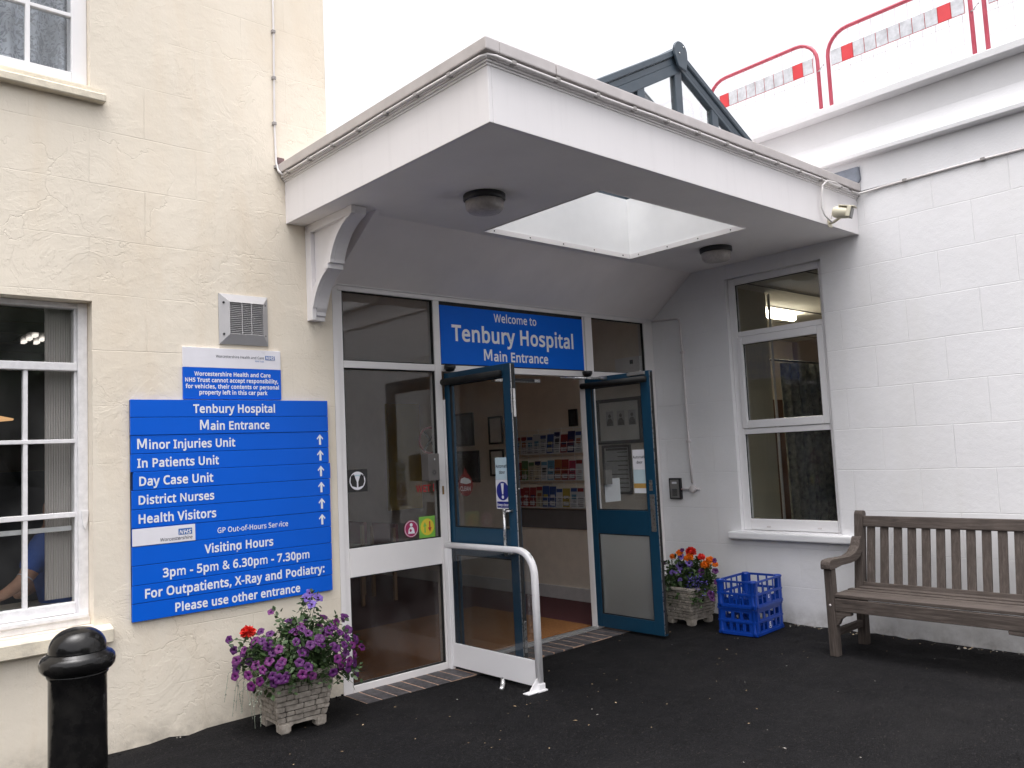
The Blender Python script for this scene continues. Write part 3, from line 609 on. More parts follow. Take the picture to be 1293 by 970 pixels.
l = thing('ceiling_light', 'lit louvred ceiling fitting glimpsed through the lower sash window', 'light', (-1.17, 3.05, 2.75))
mb = MB()
for i in range(3):
    for j in range(2): mb.box(-1.235 + j * .1, -1.205 + j * .1, 2.76 + i * .2, 2.86 + i * .2, 2.718, 2.738, TUBE2)
mb.build('tube', l)
mb = MB(); mb.box(-1.29, -1.04, 2.68, 3.33, 2.7385, 2.7415, STEEL); mb.build('reflector', l)
l = thing('table_lamp', 'small dim orange lamp deep inside the room behind the lower window', 'lamp', (-1.78, 1.5, 1.9))
mb = MB(); mb.lathe([(.02, .0), (.14, .012), (.14, .022), (.03, .05)], (-1.78, 1.5, 1.925), LAMPS, 20); mb.build('shade', l)
mb = MB(); mb.tube([(-1.78, 1.5, 1.975), (-1.78, 1.5, 2.745)], .006, DARK, 6); mb.build('cord', l)

# nurse writing at the desk: one skinned body, tunic and hair as children
def skin_mesh(chain, subdiv=2):
    """chain: list of (co, radius, parent index)"""
    me = bpy.data.meshes.new('skin_tmp'); me.from_pydata([c_[0] for c_ in chain], [(c_[2], i) for i, c_ in enumerate(chain) if c_[2] is not None], [])
    ob = bpy.data.objects.new('skin_tmp', me); COL.objects.link(ob)
    md = ob.modifiers.new('s', 'SKIN'); 
    for i, c_ in enumerate(chain):
        sv = me.skin_vertices[0].data[i]; sv.radius = (c_[1], c_[1] * (c_[3] if len(c_) > 3 else 1)); sv.use_root = (i == 0)
    sd = ob.modifiers.new('d', 'SUBSURF'); sd.levels = subdiv; sd.render_levels = subdiv
    dg = bpy.context.evaluated_depsgraph_get(); me2 = bpy.data.meshes.new_from_object(ob.evaluated_get(dg))
    V = [v.co[:] for v in me2.vertices]; F = [list(p.vertices) for p in me2.polygons]
    bpy.data.objects.remove(ob); bpy.data.meshes.remove(me); bpy.data.meshes.remove(me2)
    return V, F
ns = thing('person', 'seated person in a blue tunic writing at the desk behind the lower window', 'person', (-1.38, .86, 0))
hip = (-1.36, .92, .52)
body = [(hip, .15, None), ((-1.38, .90, .75), .14, 0), ((-1.44, .86, .98), .16, 1), ((-1.46, .85, 1.10), .10, 2), ((-1.46, .86, 1.19), .055, 3), ((-1.44, .88, 1.29), .095, 4), ((-1.44, .88, 1.37), .075, 5),
        ((-1.57, .67, 1.06), .075, 3), ((-1.68, .62, .90), .045, 7), ((-1.765, .665, .83), .034, 8), ((-1.835, .70, .80), .024, 9), ((-1.875, .715, .795), .030, 10, .6),
        ((-1.915, .70, .805), .010, 11), ((-1.935, .695, .785), .008, 12), ((-1.92, .725, .80), .010, 11), ((-1.94, .73, .78), .008, 14), ((-1.91, .745, .795), .009, 11), ((-1.925, .755, .778), .007, 16), ((-1.885, .68, .80), .010, 11), ((-1.915, .675, .79), .008, 18),
        ((-1.36, 1.06, 1.05), .075, 3), ((-1.45, 1.08, .86), .045, 20), ((-1.60, .92, .80), .034, 21), ((-1.68, .86, .79), .028, 22),
        ((-1.62, .80, .52), .085, 0), ((-1.80, .78, .50), .06, 24), ((-1.80, .80, .10), .045, 25), ((-1.92, .80, .05), .035, 26),
        ((-1.62, 1.02, .52), .085, 0), ((-1.80, 1.04, .50), .06, 28), ((-1.80, 1.04, .10), .045, 29), ((-1.92, 1.04, .05), .035, 30)]
SH = Vector((-.085, -.03, .04))
def shf(V_): return [tuple(Vector(v) + SH) for v in V_]
Vv, Ff = skin_mesh(body); Vv = shf(Vv); mb = MB(); mb.add(Vv, Ff, SKIN, True); mb.build('body', ns)
tun = [(hip, .17, None), ((-1.38, .90, .75), .16, 0), ((-1.44, .86, .98), .178, 1), ((-1.46, .85, 1.10), .115, 2), ((-1.57, .67, 1.065), .095, 3), ((-1.665, .63, .935), .062, 4), ((-1.36, 1.06, 1.05), .095, 3), ((-1.43, 1.08, .90), .065, 6)]
Vv, Ff = skin_mesh(tun); Vv = shf(Vv); mb = MB(); mb.add(Vv, Ff, UNI, True); tunic = mb.build('tunic', ns)
mb = MB(); cpt = Vector((-1.672, .628, .915)) + SH; ax = Vector((-.105, -.045, -.15)).normalized(); u = ax.cross(Vector((0, 0, 1))).normalized(); w = ax.cross(u)
mb.tube([cpt + (u * math.cos(a) + w * math.sin(a)) * .044 for a in [i * math.pi / 10 for i in range(20)]], .003, PIPING, 6, closed=True); mb.build('sleeve_piping', tunic)
Vv, Ff = skin_mesh([((-1.42, .90, 1.36), .105, None), ((-1.40, .92, 1.30), .09, 0)]); Vv = shf(Vv); mb = MB(); mb.add(Vv, Ff, HAIR, True); mb.build('hair', ns)
o = MB().tube([(-2.01, .67, .80), (-1.95, .66, .965)], .0045, DARK, 6).build('pen'); tag(o, 'black pen held in the writing hand behind the lower window', 'pen')

# ------------------------------------------------------------------ white building (right wall, hall, room)
wbld = thing('white_building', 'white painted block wall building with parapet and one tall window', 'building', (3.6, -3, 0))
RW = (-1.766, -.844, .77, 3.027)
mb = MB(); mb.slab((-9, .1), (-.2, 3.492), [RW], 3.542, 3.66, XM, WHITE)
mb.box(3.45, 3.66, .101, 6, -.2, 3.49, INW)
mb.build('wall', wbld)
prof = [(3.66, 3.495), (3.532, 3.495), (3.53, 3.745), (3.472, 3.747), (3.462, 3.757), (3.460, 3.785), (3.468, 3.81), (3.505, 3.925), (3.512, 3.95), (3.512, 4.147), (3.66, 4.147)]
mb = MB(); mb.prism(prof, 'y', -9, 8, WHITEP); mb.build('cornice', wbld)
mb = MB(); mb.prism([(3.70, 4.149), (3.415, 4.149), (3.405, 4.153), (3.402, 4.21), (3.70, 4.222)], 'y', -9, 8, WHITEP, .004); mb.build('coping', wbld)
mb = MB(); mb.box(3.661, 9, -9, 6, 3.9, 4.0, CAP); mb.build('roof', wbld, 'flat roof behind the parapet')
mb = MB(); mb.box(-.006, 3.52, .09, 6, 3.3, 3.46, CAP); mb.build('roof', wbld, 'flat roof over the entrance hall')
# hall
mb = MB()
mb.box(-.149, 3.449, 5.9, 6, -.1, 2.85, INW); mb.box(-.148, -.1, .11, 5.89, -.1, 2.85, INW); mb.build('hall_wall', wbld)
mb = MB(); mb.box(-.148, 3.449, .07, 5.9, 2.851, 2.95, INC); mb.build('hall_ceiling', wbld)
mb = MB(); mb.box(-.1, 3.449, .062, 5.89, -.12, -.020, CARP); mb.build('hall_floor', wbld)
mb = MB(); mb.box(3.425, 3.4495, .12, 5.89, -.0195, .115, SKIRT, .004); mb.build('skirting', wbld)
mb = MB(); mb.box(3.43, 3.4495, .75, 2.2, .72, .925, INWD, .003); mb.build('dado_panel', wbld)
o = MB().box(.2, 2.58, .14, 1.75, -.0195, -.004, MATC, .003).build('doormat'); tag(o, 'orange brown coir doormat inside the open entrance', 'doormat')
# room on the right
mb = MB(); mb.box(3.661, 4.64, -.6, -.5, .0, 3.05, CREAMP); mb.build('room_partition', wbld)
mb = MB(); mb.box(3.661, 9, -9, 3, -.1, .0, INWD); mb.build('room_floor', wbld)
mb = MB(); mb.box(3.661, 9, -9, 3, 3.05, 3.15, INC)
for i in range(8): mb.box(3.67, 9, -2 + .6 * i, -1.985 + .6 * i, 3.043, 3.049, INWD)
mb.build('room_ceiling', wbld)
mb = MB(); mb.box(3.661, 9, 1.5, 1.6, 0, 3.05, INW); mb.box(8.9, 9, -9, 1.49, 0, 3.05, ROOMW); mb.box(3.661, 8.89, -9, -8.9, 0, 3.05, INW); mb.build('room_wall', wbld)
o = MB().box(7.3, 8.88, 1.44, 1.495, 0, 2.15, BROWN, .004).build('room_door', wbld)
mb = MB(); mb.tube([(4.665, -.62, .0), (4.665, -.62, 3.04)], .014, PVC, 8); mb.build('pipe', wbld)
c = cloth(lambda t, k: (5.22 + 1.3 * t, -.42 + .045 * math.sin(t * 60 + k) + .02 * math.sin(t * 19)), 150, .1, 2.38, CURT, 3)
o = c.build('cubicle_curtain'); tag(o, 'dark blue grey patterned curtain inside the white building window', 'curtain')
mb = MB(); mb.tube([(4.75, -.42, 2.40), (6.6, -.42, 2.40)], .012, DARK, 8); o = mb.build('curtain_rail'); tag(o, 'dark curtain rail above the patterned curtain', 'rail')
l = thing('fluorescent_light', 'lit fluorescent ceiling light seen through the top window pane', 'light', (5.9, 0, 3.04))
mb = MB(); pr = [(.0, .045), (-.06, .04), (-.075, .0), (-.06, -.04), (.0, -.045)]
mb.prism([(y, 3.04 + z) for z, y in pr], 'x', 5.25, 6.27, TUBE, .01); mb.build('diffuser', l)
# tall window on the right wall
XF0, XF1 = 3.588, 3.645
mb = MB()
fr = [(-.915, -.846, .772, 3.025), (-1.764, -1.718, .772, 3.025), (-1.718, -.915, 2.963, 3.025), (-1.718, -.915, .775, .872), (-1.718, -.915, 2.49, 2.537), (-1.718, -.915, 1.615, 1.665)]
for a, b, c_, d_ in fr: mb.box(XF0, XF1, a, b, c_, d_, PVC, .006)
rwin = mb.build('window', wbld, 'tall white three pane window above a white sill')
mb = MB()
for a, b, c_, d_ in [(-.957, -.905, 1.668, 2.487), (-1.726, -1.668, 1.668, 2.487), (-1.668, -.957, 2.418, 2.487), (-1.668, -.957, 1.668, 1.738)]: mb.box(XF0 - .012, XF1 - .01, a, b, c_, d_, PVC, .007)
mb.build('opening_sash', rwin)
mb = MB()
for c_, d_ in ((2.53, 2.97), (1.73, 2.42), (.865, 1.62)): mb.box(3.612, 3.618, -1.73, -.905, c_, d_, GLASS)
mb.build('pane', rwin)
mb = MB()
for a, b, c_, d_ in [(-.919, -.911, .874, 1.613), (-.919, -.911, 2.539, 2.961), (-.961, -.953, 1.74, 2.416), (-1.724, -1.714, .874, 1.613), (-1.672, -1.664, 1.74, 2.416)]: mb.box(3.600, 3.6115, a, b, c_, d_, RUB)
for c_, d_ in [(.868, .876), (2.959, 2.966), (2.414, 2.421), (1.611, 1.617)]: mb.box(3.600, 3.6115, -1.71, -.92, c_, d_, RUB)
mb.build('gasket', rwin)
for y in (-1.09, -1.56):
    mb = MB(); mb.box(3.583, 3.5875, y - .018, y + .018, .80, .812, PIPE, .002); mb.build('drain_cap', rwin)
mb = MB(); mb.box(3.47, 3.585, -1.912, -.742, .702, .762, WHITEP, .012); mb.build('sill', wbld, 'white painted sill under the tall window')
# vent slot under the cornice by the canopy, lead flashings
mb = MB(); mb.box(3.522, 3.531, -1.72, -1.60, 3.60, 3.73, PIPE)
for i in range(3): mb.box(3.518, 3.5225, -1.71, -1.62, 3.63 + i * .03, 3.642 + i * .03, DARK)
mb.build('vent_slot', wbld)
mb = MB(); mb.prism([(-1.70, 3.555), (-2.155, 3.56), (-2.17, 3.585), (-2.165, 3.69), (-1.70, 3.69)], 'x', 3.505, 3.5285, LEAD, .003); mb.build('flashing', wbld, 'dark lead flashing at the right end of the canopy')
mb = MB(); mb.box(-.392, -.345, -.012, -.0015, 3.50, 3.60, RUST); mb.build('flashing', cb, 'rust stained flashing at the left end of the canopy')

# ------------------------------------------------------------------ canopy
cn = thing('entrance_canopy', 'flat white entrance canopy with deep fascia and square skylight opening', 'canopy', (1.6, -1, 3.15))
KX0, KX1, KY0, KY1 = .915, 2.552, -1.704, -.574
XE = 3.540
mb = MB(); mb.box(-.34, -.318, -2.112, -.0015, 3.152, 3.449, FASC, .003); mb.box(-.317, XE, -2.112, -2.09, 3.152, 3.449, FASC, .003)
mb.build('fascia', cn)
mb = MB(); mb.slab((-.3175, XE), (-2.0895, -.002), [(KX0, KX1, KY0, KY1)], 3.156, 3.172, lambda u, v, d: (u, v, d), SOFFIT); mb.build('soffit', cn)
mb = MB(); mb.slab((-.33, XE), (-2.10, -.002), [(KX0 - .03, KX1 + .03, KY0 - .03, KY1 + .03)], 3.44, 3.50, lambda u, v, d: (u, v, d), CAP); mb.build('roof_deck', cn)
mb = MB()
for k, (o_, z0, z1) in enumerate(((.007, 3.438, 3.449), (.017, 3.450, 3.461), (.029, 3.462, 3.474), (.014, 3.475, 3.488))):
    mb.box(-.34 - o_, -.3405 + .02, -2.112 - o_, -.002, z0, z1, FRAME, .0025); mb.box(-.3195 - .0, XE, -2.112 - o_, -2.092, z0, z1, FRAME, .0025)
mb.build('moulding', cn)
mb = MB()
mb.box(-.389, -.30, -2.162, -.002, 3.489, 3.552, CAP, .006); mb.box(-.2995, .090, -2.162, -2.08, 3.489, 3.552, CAP, .006); mb.box(.096, XE - .02, -2.162, -2.08, 3.489, 3.5515, CAP, .006)
mb.build('capping', cn)
mb = MB(); t = .012; WH = mk('well_lining_white', (.88, .88, .88), .45, var=.02)
mb.box(KX0 - t, KX0, KY0, KY1, 3.174, 3.67, WH); mb.box(KX1, KX1 + t, KY0, KY1, 3.174, 3.67, WH)
mb.box(KX0 - t, KX1 + t, KY1, KY1 + t, 3.174, 3.67, WH); mb.box(KX0 - t, KX1 + t, KY0 - t, KY0, 3.174, 3.67, WH); mb.build('well_lining', cn)
mb = MB()
e = .022
for a in ((KX0, KX1, KY1 - e, KY1), (KX1 - e, KX1, KY0, KY1 - e - .001), (KX0, KX0 + e, KY0, KY1 - e - .001), (KX0 + e + .001, KX1 - e - .001, KY0, KY0 + e)):
    pass
mb.box(KX0 + .002, KX1 - .002, KY1 - .006, KY1 - .001, 3.150, 3.188, FRAME); mb.box(KX1 - .006, KX1 - .001, KY0 + .002, KY1 - .007, 3.150, 3.188, FRAME)
mb.box(KX0 + .001, KX0 + .006, KY0 + .002, KY1 - .007, 3.150, 3.188, FRAME); mb.box(KX0 + .007, KX1 - .007, KY0 + .001, KY0 + .006, 3.150, 3.188, FRAME)
for i in range(5): mb.lathe([(.006, 0), (.004, -.004)], (KX0 + .1 + i * .36, KY1 - .006, 3.170), LAMPB, 8, 'y')
for i in range(4): mb.lathe([(.006, 0), (.004, -.004)], (KX1 - .006, KY1 - .1 - i * .3, 3.170), LAMPB, 8, 'x')
mb.build('edge_trim', cn)
mb = MB(); mb.prism([(-.481, 3.1555), (-.497, 3.1555), (-.012, 2.785), (-.002, 2.785), (-.002, 2.80)], 'x', .02, XE, SLOPE)
mb.build('sloping_board', cn)
mb = MB(); mb.prism([(-.60, 3.155), (-.002, 3.155), (-.002, 2.76), (-.012, 2.76), (-.05, 2.80)], 'x', -.012, .018, SLOPE); mb.build('cheek_board', cn)
# scrolled bracket
br = thing('canopy_bracket', 'white scrolled timber bracket carrying the left end of the canopy', 'bracket', (-.15, -.1, 2.5))
def arc(p, q, bulge, n=10):
    p, q = Vector(p), Vector(q); d = q - p; nrm = Vector((d.y, -d.x)); return [tuple(p + d * (i / n) + nrm * bulge * 4 * (i / n) * (1 - i / n)) for i in range(n + 1)]
front = [(-.604, 3.1545), (-.602, 3.105)] + arc((-.588, 3.10), (-.325, 2.868), -.125) + [(-.322, 2.846), (-.292, 2.845), (-.292, 2.810)] + arc((-.275, 2.806), (-.085, 2.592), -.105) + [(-.082, 2.584), (-.066, 2.560), (-.062, 2.536), (-.048, 2.53), (-.048, 2.502)]
inner = []
for i, p in enumerate(front): pass
mb = MB(); mb.prism([(-.0015, 3.1545)] + front + [(-.0015, 2.502)], 'x', -.17, -.09, PAINT, .002); mb.build('panel', br)
ff = front[2:-4]; back = [(min(y + .062, -.005), z + .004) for y, z in ff]
mb = MB(); mb.prism(ff + [(b[0], min(b[1], 3.0995)) for b in back[::-1]], 'x', -.198, -.1705, PAINT); mb.build('scroll', br)
mb = MB(); mb.box(-.2, -.1705, -.075, -.0015, 2.503, 3.100, PAINT, .003); mb.build('wall_leg', br)
mb = MB(); mb.prism([(-.0015, 3.1545), (-.604, 3.1545), (-.602, 3.105), (-.57, 3.101), (-.0015, 3.101)], 'x', -.2005, -.1705, PAINT, .002); mb.build('top_leg', br)
mb = MB()
mb.box(-.2035, -.086, -.298, -.25, 2.81, 2.846, PAINT, .004); mb.build('bead', br)

# roof lantern: gabled, ridge running back from the canopy edge
ln = thing('roof_lantern', 'slate grey gabled glass roof lantern on top of the canopy', 'skylight', (1.745, -1.1, 3.5))
LX, HX, HZ, EZ = 1.695, .95, 4.195, 3.69
GY0, GY1 = -1.79, -.50
sl = (HZ - EZ) / HX
mb = MB(); mb.slab((LX - HX, LX + HX), (GY0, GY1), [(LX - HX + .06, LX + HX - .06, GY0 + .06, GY1 - .06)], 3.505, EZ + .03, lambda u, v, d: (u, v, d), LANT); mb.build('kerb', ln)
def raft(y0, y1, h, mat, s, lift=0.0, ext=0.0, bot=0.0):
    zz = lambda x: HZ - sl * abs(x - LX)
    xe = LX + s * (HX + ext)
    return [(LX, HZ + lift + h), (LX, HZ + lift + bot), (xe, HZ - sl * (HX + ext) + lift + bot), (xe, HZ - sl * (HX + ext) + lift + h)]
for s in (-1, 1):
    mb = MB()
    for y in (GY0, GY0 + .41, GY0 + .82, GY1 - .055):
        mb.prism(raft(0, 0, .05, LANT, s, -.03), 'y', y, y + .055, LANT, .004)
    mb.build('rafter', ln)
    mb = MB(); mb.prism(raft(0, 0, .05, LANT, s, .024, .05), 'y', GY0 - .014, GY0 + .06, LANT, .006); mb.prism(raft(0, 0, .03, LANT, s, .021, .04), 'y', GY1 - .06, GY1 + .03, LANT, .005)
    for y in (GY0 + .41, GY0 + .82): mb.prism(raft(0, 0, .016, LANT, s, .021, .04), 'y', y - .005, y + .06, LANT, .003)
    mb.build('glazing_bar', ln)
    mb = MB(); mb.prism(raft(0, 0, .01, LANT, s, .006, .03), 'y', GY0 + .02, GY1 - .02, GLASSR); mb.build('pane', ln)
mb = MB(); mb.prism([(LX - .07, HZ + .025), (LX - .035, HZ + .07), (LX + .035, HZ + .07), (LX + .07, HZ + .025)], 'y', GY0 - .013, GY1 + .02, LANT, .008); mb.build('ridge_cap', ln)
plate = [(LX + .075 * math.cos(a), HZ + .035 + .075 * math.sin(a)) for a in [R(x) for x in range(10, 171, 16)]] + [(LX - .070, HZ - .0), (LX - .035, HZ - .075), (LX + .055, HZ - .09), (LX + .075, HZ - .0)]
mb = MB(); mb.prism(plate, 'y', GY0 - .034, GY0 - .016, LANT, .004)
for dx, dz in ((-.02, .02), (.03, .075)): mb.lathe([(.007, 0), (.006, -.004)], (LX + dx, GY0 - .034, HZ + dz), STEEL, 8, 'y')
mb.build('end_plate', ln)
# gable glazing
mb = MB()
for xm in (LX - .42, LX, LX + .42):
    mb.prism([(xm - .038, EZ + .03), (xm + .038, EZ + .03), (xm + .038, HZ - sl * abs(xm + .038 - LX) - .032), (xm - .038, HZ - sl * abs(xm - .038 - LX) - .032)], 'y', GY0 + .002, GY0 + .05, LANT, .004)
mb.box(LX - HX + .05, LX + HX - .05, GY0 + .001, GY0 + .05, EZ + .031, EZ + .075, LANT, .004)
mb.prism([(LX - HX, EZ - .03), (LX, HZ - .028), (LX, HZ - .105), (LX - HX, EZ - .105)], 'y', GY0 - .002, GY0 + .048, LANT, .004)
mb.prism([(LX + HX, EZ - .03), (LX, HZ - .028), (LX, HZ - .062), (LX + HX, EZ - .062)], 'y', GY0 - .002, GY0 + .048, LANT, .004)
mb.build('gable_frame', ln)
mb = MB(); mb.prism([(LX - HX + .06, EZ + .04), (LX + HX - .06, EZ + .04), (LX, HZ - .03)], 'y', GY0 + .02, GY0 + .026, GLASSR); mb.build('gable_pane', ln)
mb = MB(); mb.prism([(LX - HX + .06, EZ + .04), (LX + HX - .06, EZ + .04), (LX, HZ - .03)], 'y', GY1 - .03, GY1 - .024, GLASSR); mb.build('gable_pane', ln)

# bulkhead lights under the soffit
for x, y, lab in ((.385, -1.21, 'round soffit lamp with black base near the front corner of the canopy'), (2.90, -1.20, 'round soffit lamp with black base beside the tall window')):
    l = thing('bulkhead_light', lab, 'light', (x, y, 3.155), 'soffit lamps under the canopy')
    mb = MB(); mb.lathe([(.132, .0), (.132, -.03), (.122, -.04)], (x, y, 3.155), LAMPB, 28); mb.build('base', l)
    mb = MB(); mb.lathe([(.121, -.041), (.118, -.085), (.10, -.105), (.03, -.112)], (x, y, 3.155), DIFF, 28); mb.build('diffuser', l)

# cables
def cable(name, label, path, r, clips, group=None):
    t = thing(name, label, 'cable', path[0])
    mb = MB(); mb.tube(path, r, CABLEM, 8); mb.build('sheath', t)
    for p in clips:
        mb = MB(); mb.box(p[0] - r * 1.9, p[0] + r * 1.5, p[1] - r * 1.9, p[1] + r * 1.5, p[2] - .009, p[2] + .012, CLIP, .002); mb.build('clip', t)
    return t
jit = random.Random(4)
cable('wall_cable', 'thin white cable clipped vertically up the cream wall', [(-.392, -.008, 7.1), (-.398, -.008, 4.47), (-.404, -.008, 4.1), (-.408, -.008, 3.8), (-.402, -.008, 3.56), (-.398, -.03, 3.50), (-.385, -.06, 3.465)], .0075,
      [(-.396, -.006, 4.80), (-.399, -.006, 4.474), (-.404, -.006, 4.146), (-.408, -.006, 3.828), (-.402, -.006, 3.53)])
pth = []
ys = [-.06 - .2 * i for i in range(10)]
for i, y in enumerate(ys): pth.append((-.378, y, 3.472 + jit.uniform(-.003, .003)))
pth += [(-.376, -2.10, 3.472), (-.362, -2.142, 3.472), (-.32, -2.153, 3.471)]
xs = [-.2 + .22 * i for i in range(17)]
for x in xs: pth.append((x, -2.151, 3.470 + jit.uniform(-.004, .003)))
cable('fascia_cable', 'pair of white cables clipped along the canopy moulding', pth, .0085, [(-.371, -.12 - .29 * i, 3.471) for i in range(7)] + [(-.2 + .31 * i, -2.144, 3.470) for i in range(12)])
pw = [(3.4, -2.145, 3.470), (3.50, -2.15, 3.468), (3.526, -2.2, 3.475), (3.531, -2.35, 3.482)] + [(3.532, -2.6 - .4 * i, 3.484 + .003 * math.sin(i * 2)) for i in range(16)]
cable('parapet_cable', 'white cable running along the white wall below the parapet band', pw, .009, [(3.531, -2.5 - .55 * i, 3.484) for i in range(8)])

# security camera
cc = thing('security_camera', 'small cream security camera fixed on the canopy fascia near the white wall', 'camera', (3.08, -2.112, 3.2))
dirv = Vector((.22, -.93, -.26)).normalized(); c0 = Vector((3.01, -2.165, 3.238))
q = dirv.to_track_quat('X', 'Z').to_matrix()
def obox(mb, c, sx, sy, sz, mat, bev=.004, off=(0, 0, 0), rm=None):
    rm = rm or q; cc_ = Vector(c) + rm @ Vector(off)
    mb.box(cc_.x - sx, cc_.x + sx, cc_.y - sy, cc_.y + sy, cc_.z - sz, cc_.z + sz, mat, bev, rm)
mb = MB(); mb.tube([c0 + q @ Vector((x, 0, 0)) for x in (0, .006, .02, .06, .10, .125)], [.026, .035, .042, .045, .042, .037], CCTV, 18); mb.build('body', cc)
mb = MB(); obox(mb, c0, .060, .040, .004, CCTV, .002, (.100, 0, .046)); obox(mb, c0, .014, .0035, .037, CCTV, .002, (.122, .0435, .005)); obox(mb, c0, .014, .0035, .037, CCTV, .002, (.122, -.0435, .005)); mb.build('sunshield', cc)
mb = MB(); obox(mb, c0, .003, .036, .036, GREYM, .001, (.138, 0, 0)); mb.build('lens_window', cc)
mb = MB(); mb.tube([c0 + q @ Vector((.07, 0, -.03)), (3.03, -2.16, 3.165), (3.04, -2.114, 3.165)], .011, CCTV, 8); mb.box(3.02, 3.08, -2.121, -2.1125, 3.135, 3.20, CCTV, .004); mb.build('mount', cc)
mb = MB(); mb.tube([(3.25, -2.152, 3.47), (3.10, -2.155, 3.485), (2.98, -2.155, 3.475), (2.915, -2.15, 3.43), (2.90, -2.145, 3.36), (2.905, -2.135, 3.26), (2.93, -2.145, 3.20), (2.975, -2.17, 3.155), (3.0, -2.16, 3.165), (3.01, -2.145, 3.19), (3.008, -2.155, 3.232)], .0075, CABLEM, 8); mb.build('lead', cc)

# ------------------------------------------------------------------ entrance screen and doors
es = thing('entrance_screen', 'white framed glazed entrance screen with two blue doors standing open', 'entrance', (1.7, 0, 0))
F_ = FRAME
mb = MB()
mb.box(-.004, .036, .0, .075, -.035, 2.777, F_, .003); mb.box(.037, .076, .008, .07, -.03, 2.742, F_, .003)
mb.box(.864, .923, 0, .075, -.03, 2.742, F_, .003)
mb.box(2.528, 2.562, .012, .075, -.03, 2.742, F_, .003); mb.box(2.563, 2.655, .0, .075, -.03, 2.742, F_, .003)
mb.box(3.40, 3.455, .0, .075, -.03, 2.742, F_, .003); mb.box(3.456, 3.54, .006, .07, -.035, 2.777, F_, .003)
mb.box(.037, 3.455, .0, .075, 2.743, 2.777, F_, .003); mb.box(.0, 3.54, -.012, .08, 2.778, 2.795, F_, .002)
for a, b in ((.077, .863), (.924, 2.527), (2.656, 3.399)): mb.box(a, b, .002, .073, 2.198, 2.248, F_, .003)
for a, b in ((.077, .863), (2.656, 3.399)):
    mb.box(a, b, .004, .071, .754, .949, F_, .003); mb.box(a, b, .002, .073, -.03, .035, F_, .004)
mb.build('frame', es)
mb = MB()
for a, b in ((.070, .870), (2.65, 3.405)):
    mb.box(a, b, .036, .042, .94, 2.205, GLASST); mb.box(a, b, .036, .042, 2.24, 2.75, GLASST)
mb.box(.92, 2.53, .05, .056, 2.24, 2.75, GLASST)
mb.box(2.65, 3.405, .036, .042, .03, .76, GLASST)
mb.build('pane', es)
mb = MB(); mb.box(.070, .870, .036, .042, .03, .76, GLASSX); mb.build('pane', es, 'satin lower pane of the left side window')
mb = MB()
def gask(a, b, c_, d_, w=.007):
    mb.box(a, a + w, .012, .036, c_, d_, RUB); mb.box(b - w, b, .012, .036, c_, d_, RUB); mb.box(a + w, b - w, .012, .036, c_, c_ + w, RUB); mb.box(a + w, b - w, .012, .036, d_ - w, d_, RUB)
for a, b in ((.0765, .8635), (2.6555, 3.3995)):
    gask(a, b, .9495, 2.1975); gask(a, b, 2.2485, 2.7425); gask(a, b, .0355, .7535)
mb.build('gasket', es)
mb = MB(); mb.box(.925, 2.526, -.01, .09, -.03, .0, SILV, .004); mb.box(.925, 2.526, .02, .06, .0005, .008, SILV, .002); mb.build('threshold', es)
mb = MB(); mb.box(.926, .939, -.012, .03, .90, 1.98, F_, .004); mb.build('finger_guard', es)
for x in (.985, 2.535):
    mb = MB(); mb.lathe([(.004, -.05), (.030, -.045), (.044, -.025), (.046, .0)], (x, -.026, 2.243), DARK, 20); mb.box(x - .03, x + .03, -.03, .0015, 2.226, 2.246, DARK, .003); mb.build('motion_sensor', es)
mb = MB(); mb.box(.700, .803, -.085, .0, 1.375, 1.573, SAFE, .005); mb.lathe([(.006, 0), (.009, -.004), (.006, -.008)], (.755, -.085, 1.53), STEEL, 10, 'y')
mb.build('key_safe', es, 'grey metal box with emblem and lock at the screen mullion')
mb = MB()
for k in range(8):
    a = k * math.pi / 4; ca, sa = math.cos(a), math.sin(a)
    mb.add([(.752 + .008 * ca - .004 * sa, -.0862, 1.435 + .008 * sa + .004 * ca), (.752 + .026 * ca, -.0862, 1.435 + .026 * sa), (.752 + .008 * ca + .004 * sa, -.0862, 1.435 + .008 * sa - .004 * ca)], [(0, 2, 1)], MATS['black_plastic'])
mb.build('emblem', es)
mb = MB(); mb.box(.884, .899, -.0035, .0, 1.265, 1.327, BRASS, .001); mb.build('keep_plate', es)
# operator track and arm
mb = MB(); mb.box(1.49, 2.0, .03, .085, 2.135, 2.165, STEEL, .004); mb.box(1.60, 1.92, .018, .03, 2.138, 2.162, DARK, .002); mb.build('closer_track', es)
mb = MB(); mb.tube([(2.19, -.02, 2.176), (2.50, -.235, 2.158)], .010, STEEL, 8); mb.box(2.485, 2.53, -.26, -.215, 2.146, 2.176, STEEL, .004); mb.build('closer_arm', es)

def disc(mb, cx, cz, r, fn, mat, r0=0.0, n=28):
    """flat disc or ring; fn(u, v) -> point"""
    V = [fn(cx + r * math.cos(2 * math.pi * i / n), cz + r * math.sin(2 * math.pi * i / n)) for i in range(n)]
    if r0 <= 0: mb.add(V, [tuple(range(n))], mat)
    else:
        V += [fn(cx + r0 * math.cos(2 * math.pi * i / n), cz + r0 * math.sin(2 * math.pi * i / n)) for i in range(n)]
        mb.add(V, [(i, (i + 1) % n, n + (i + 1) % n, n + i) for i in range(n)], mat)
def quad(mb, a, b, c_, d_, fn, mat): mb.add([fn(a, c_), fn(b, c_), fn(b, d_), fn(a, d_)], [(0, 1, 2, 3)], mat)

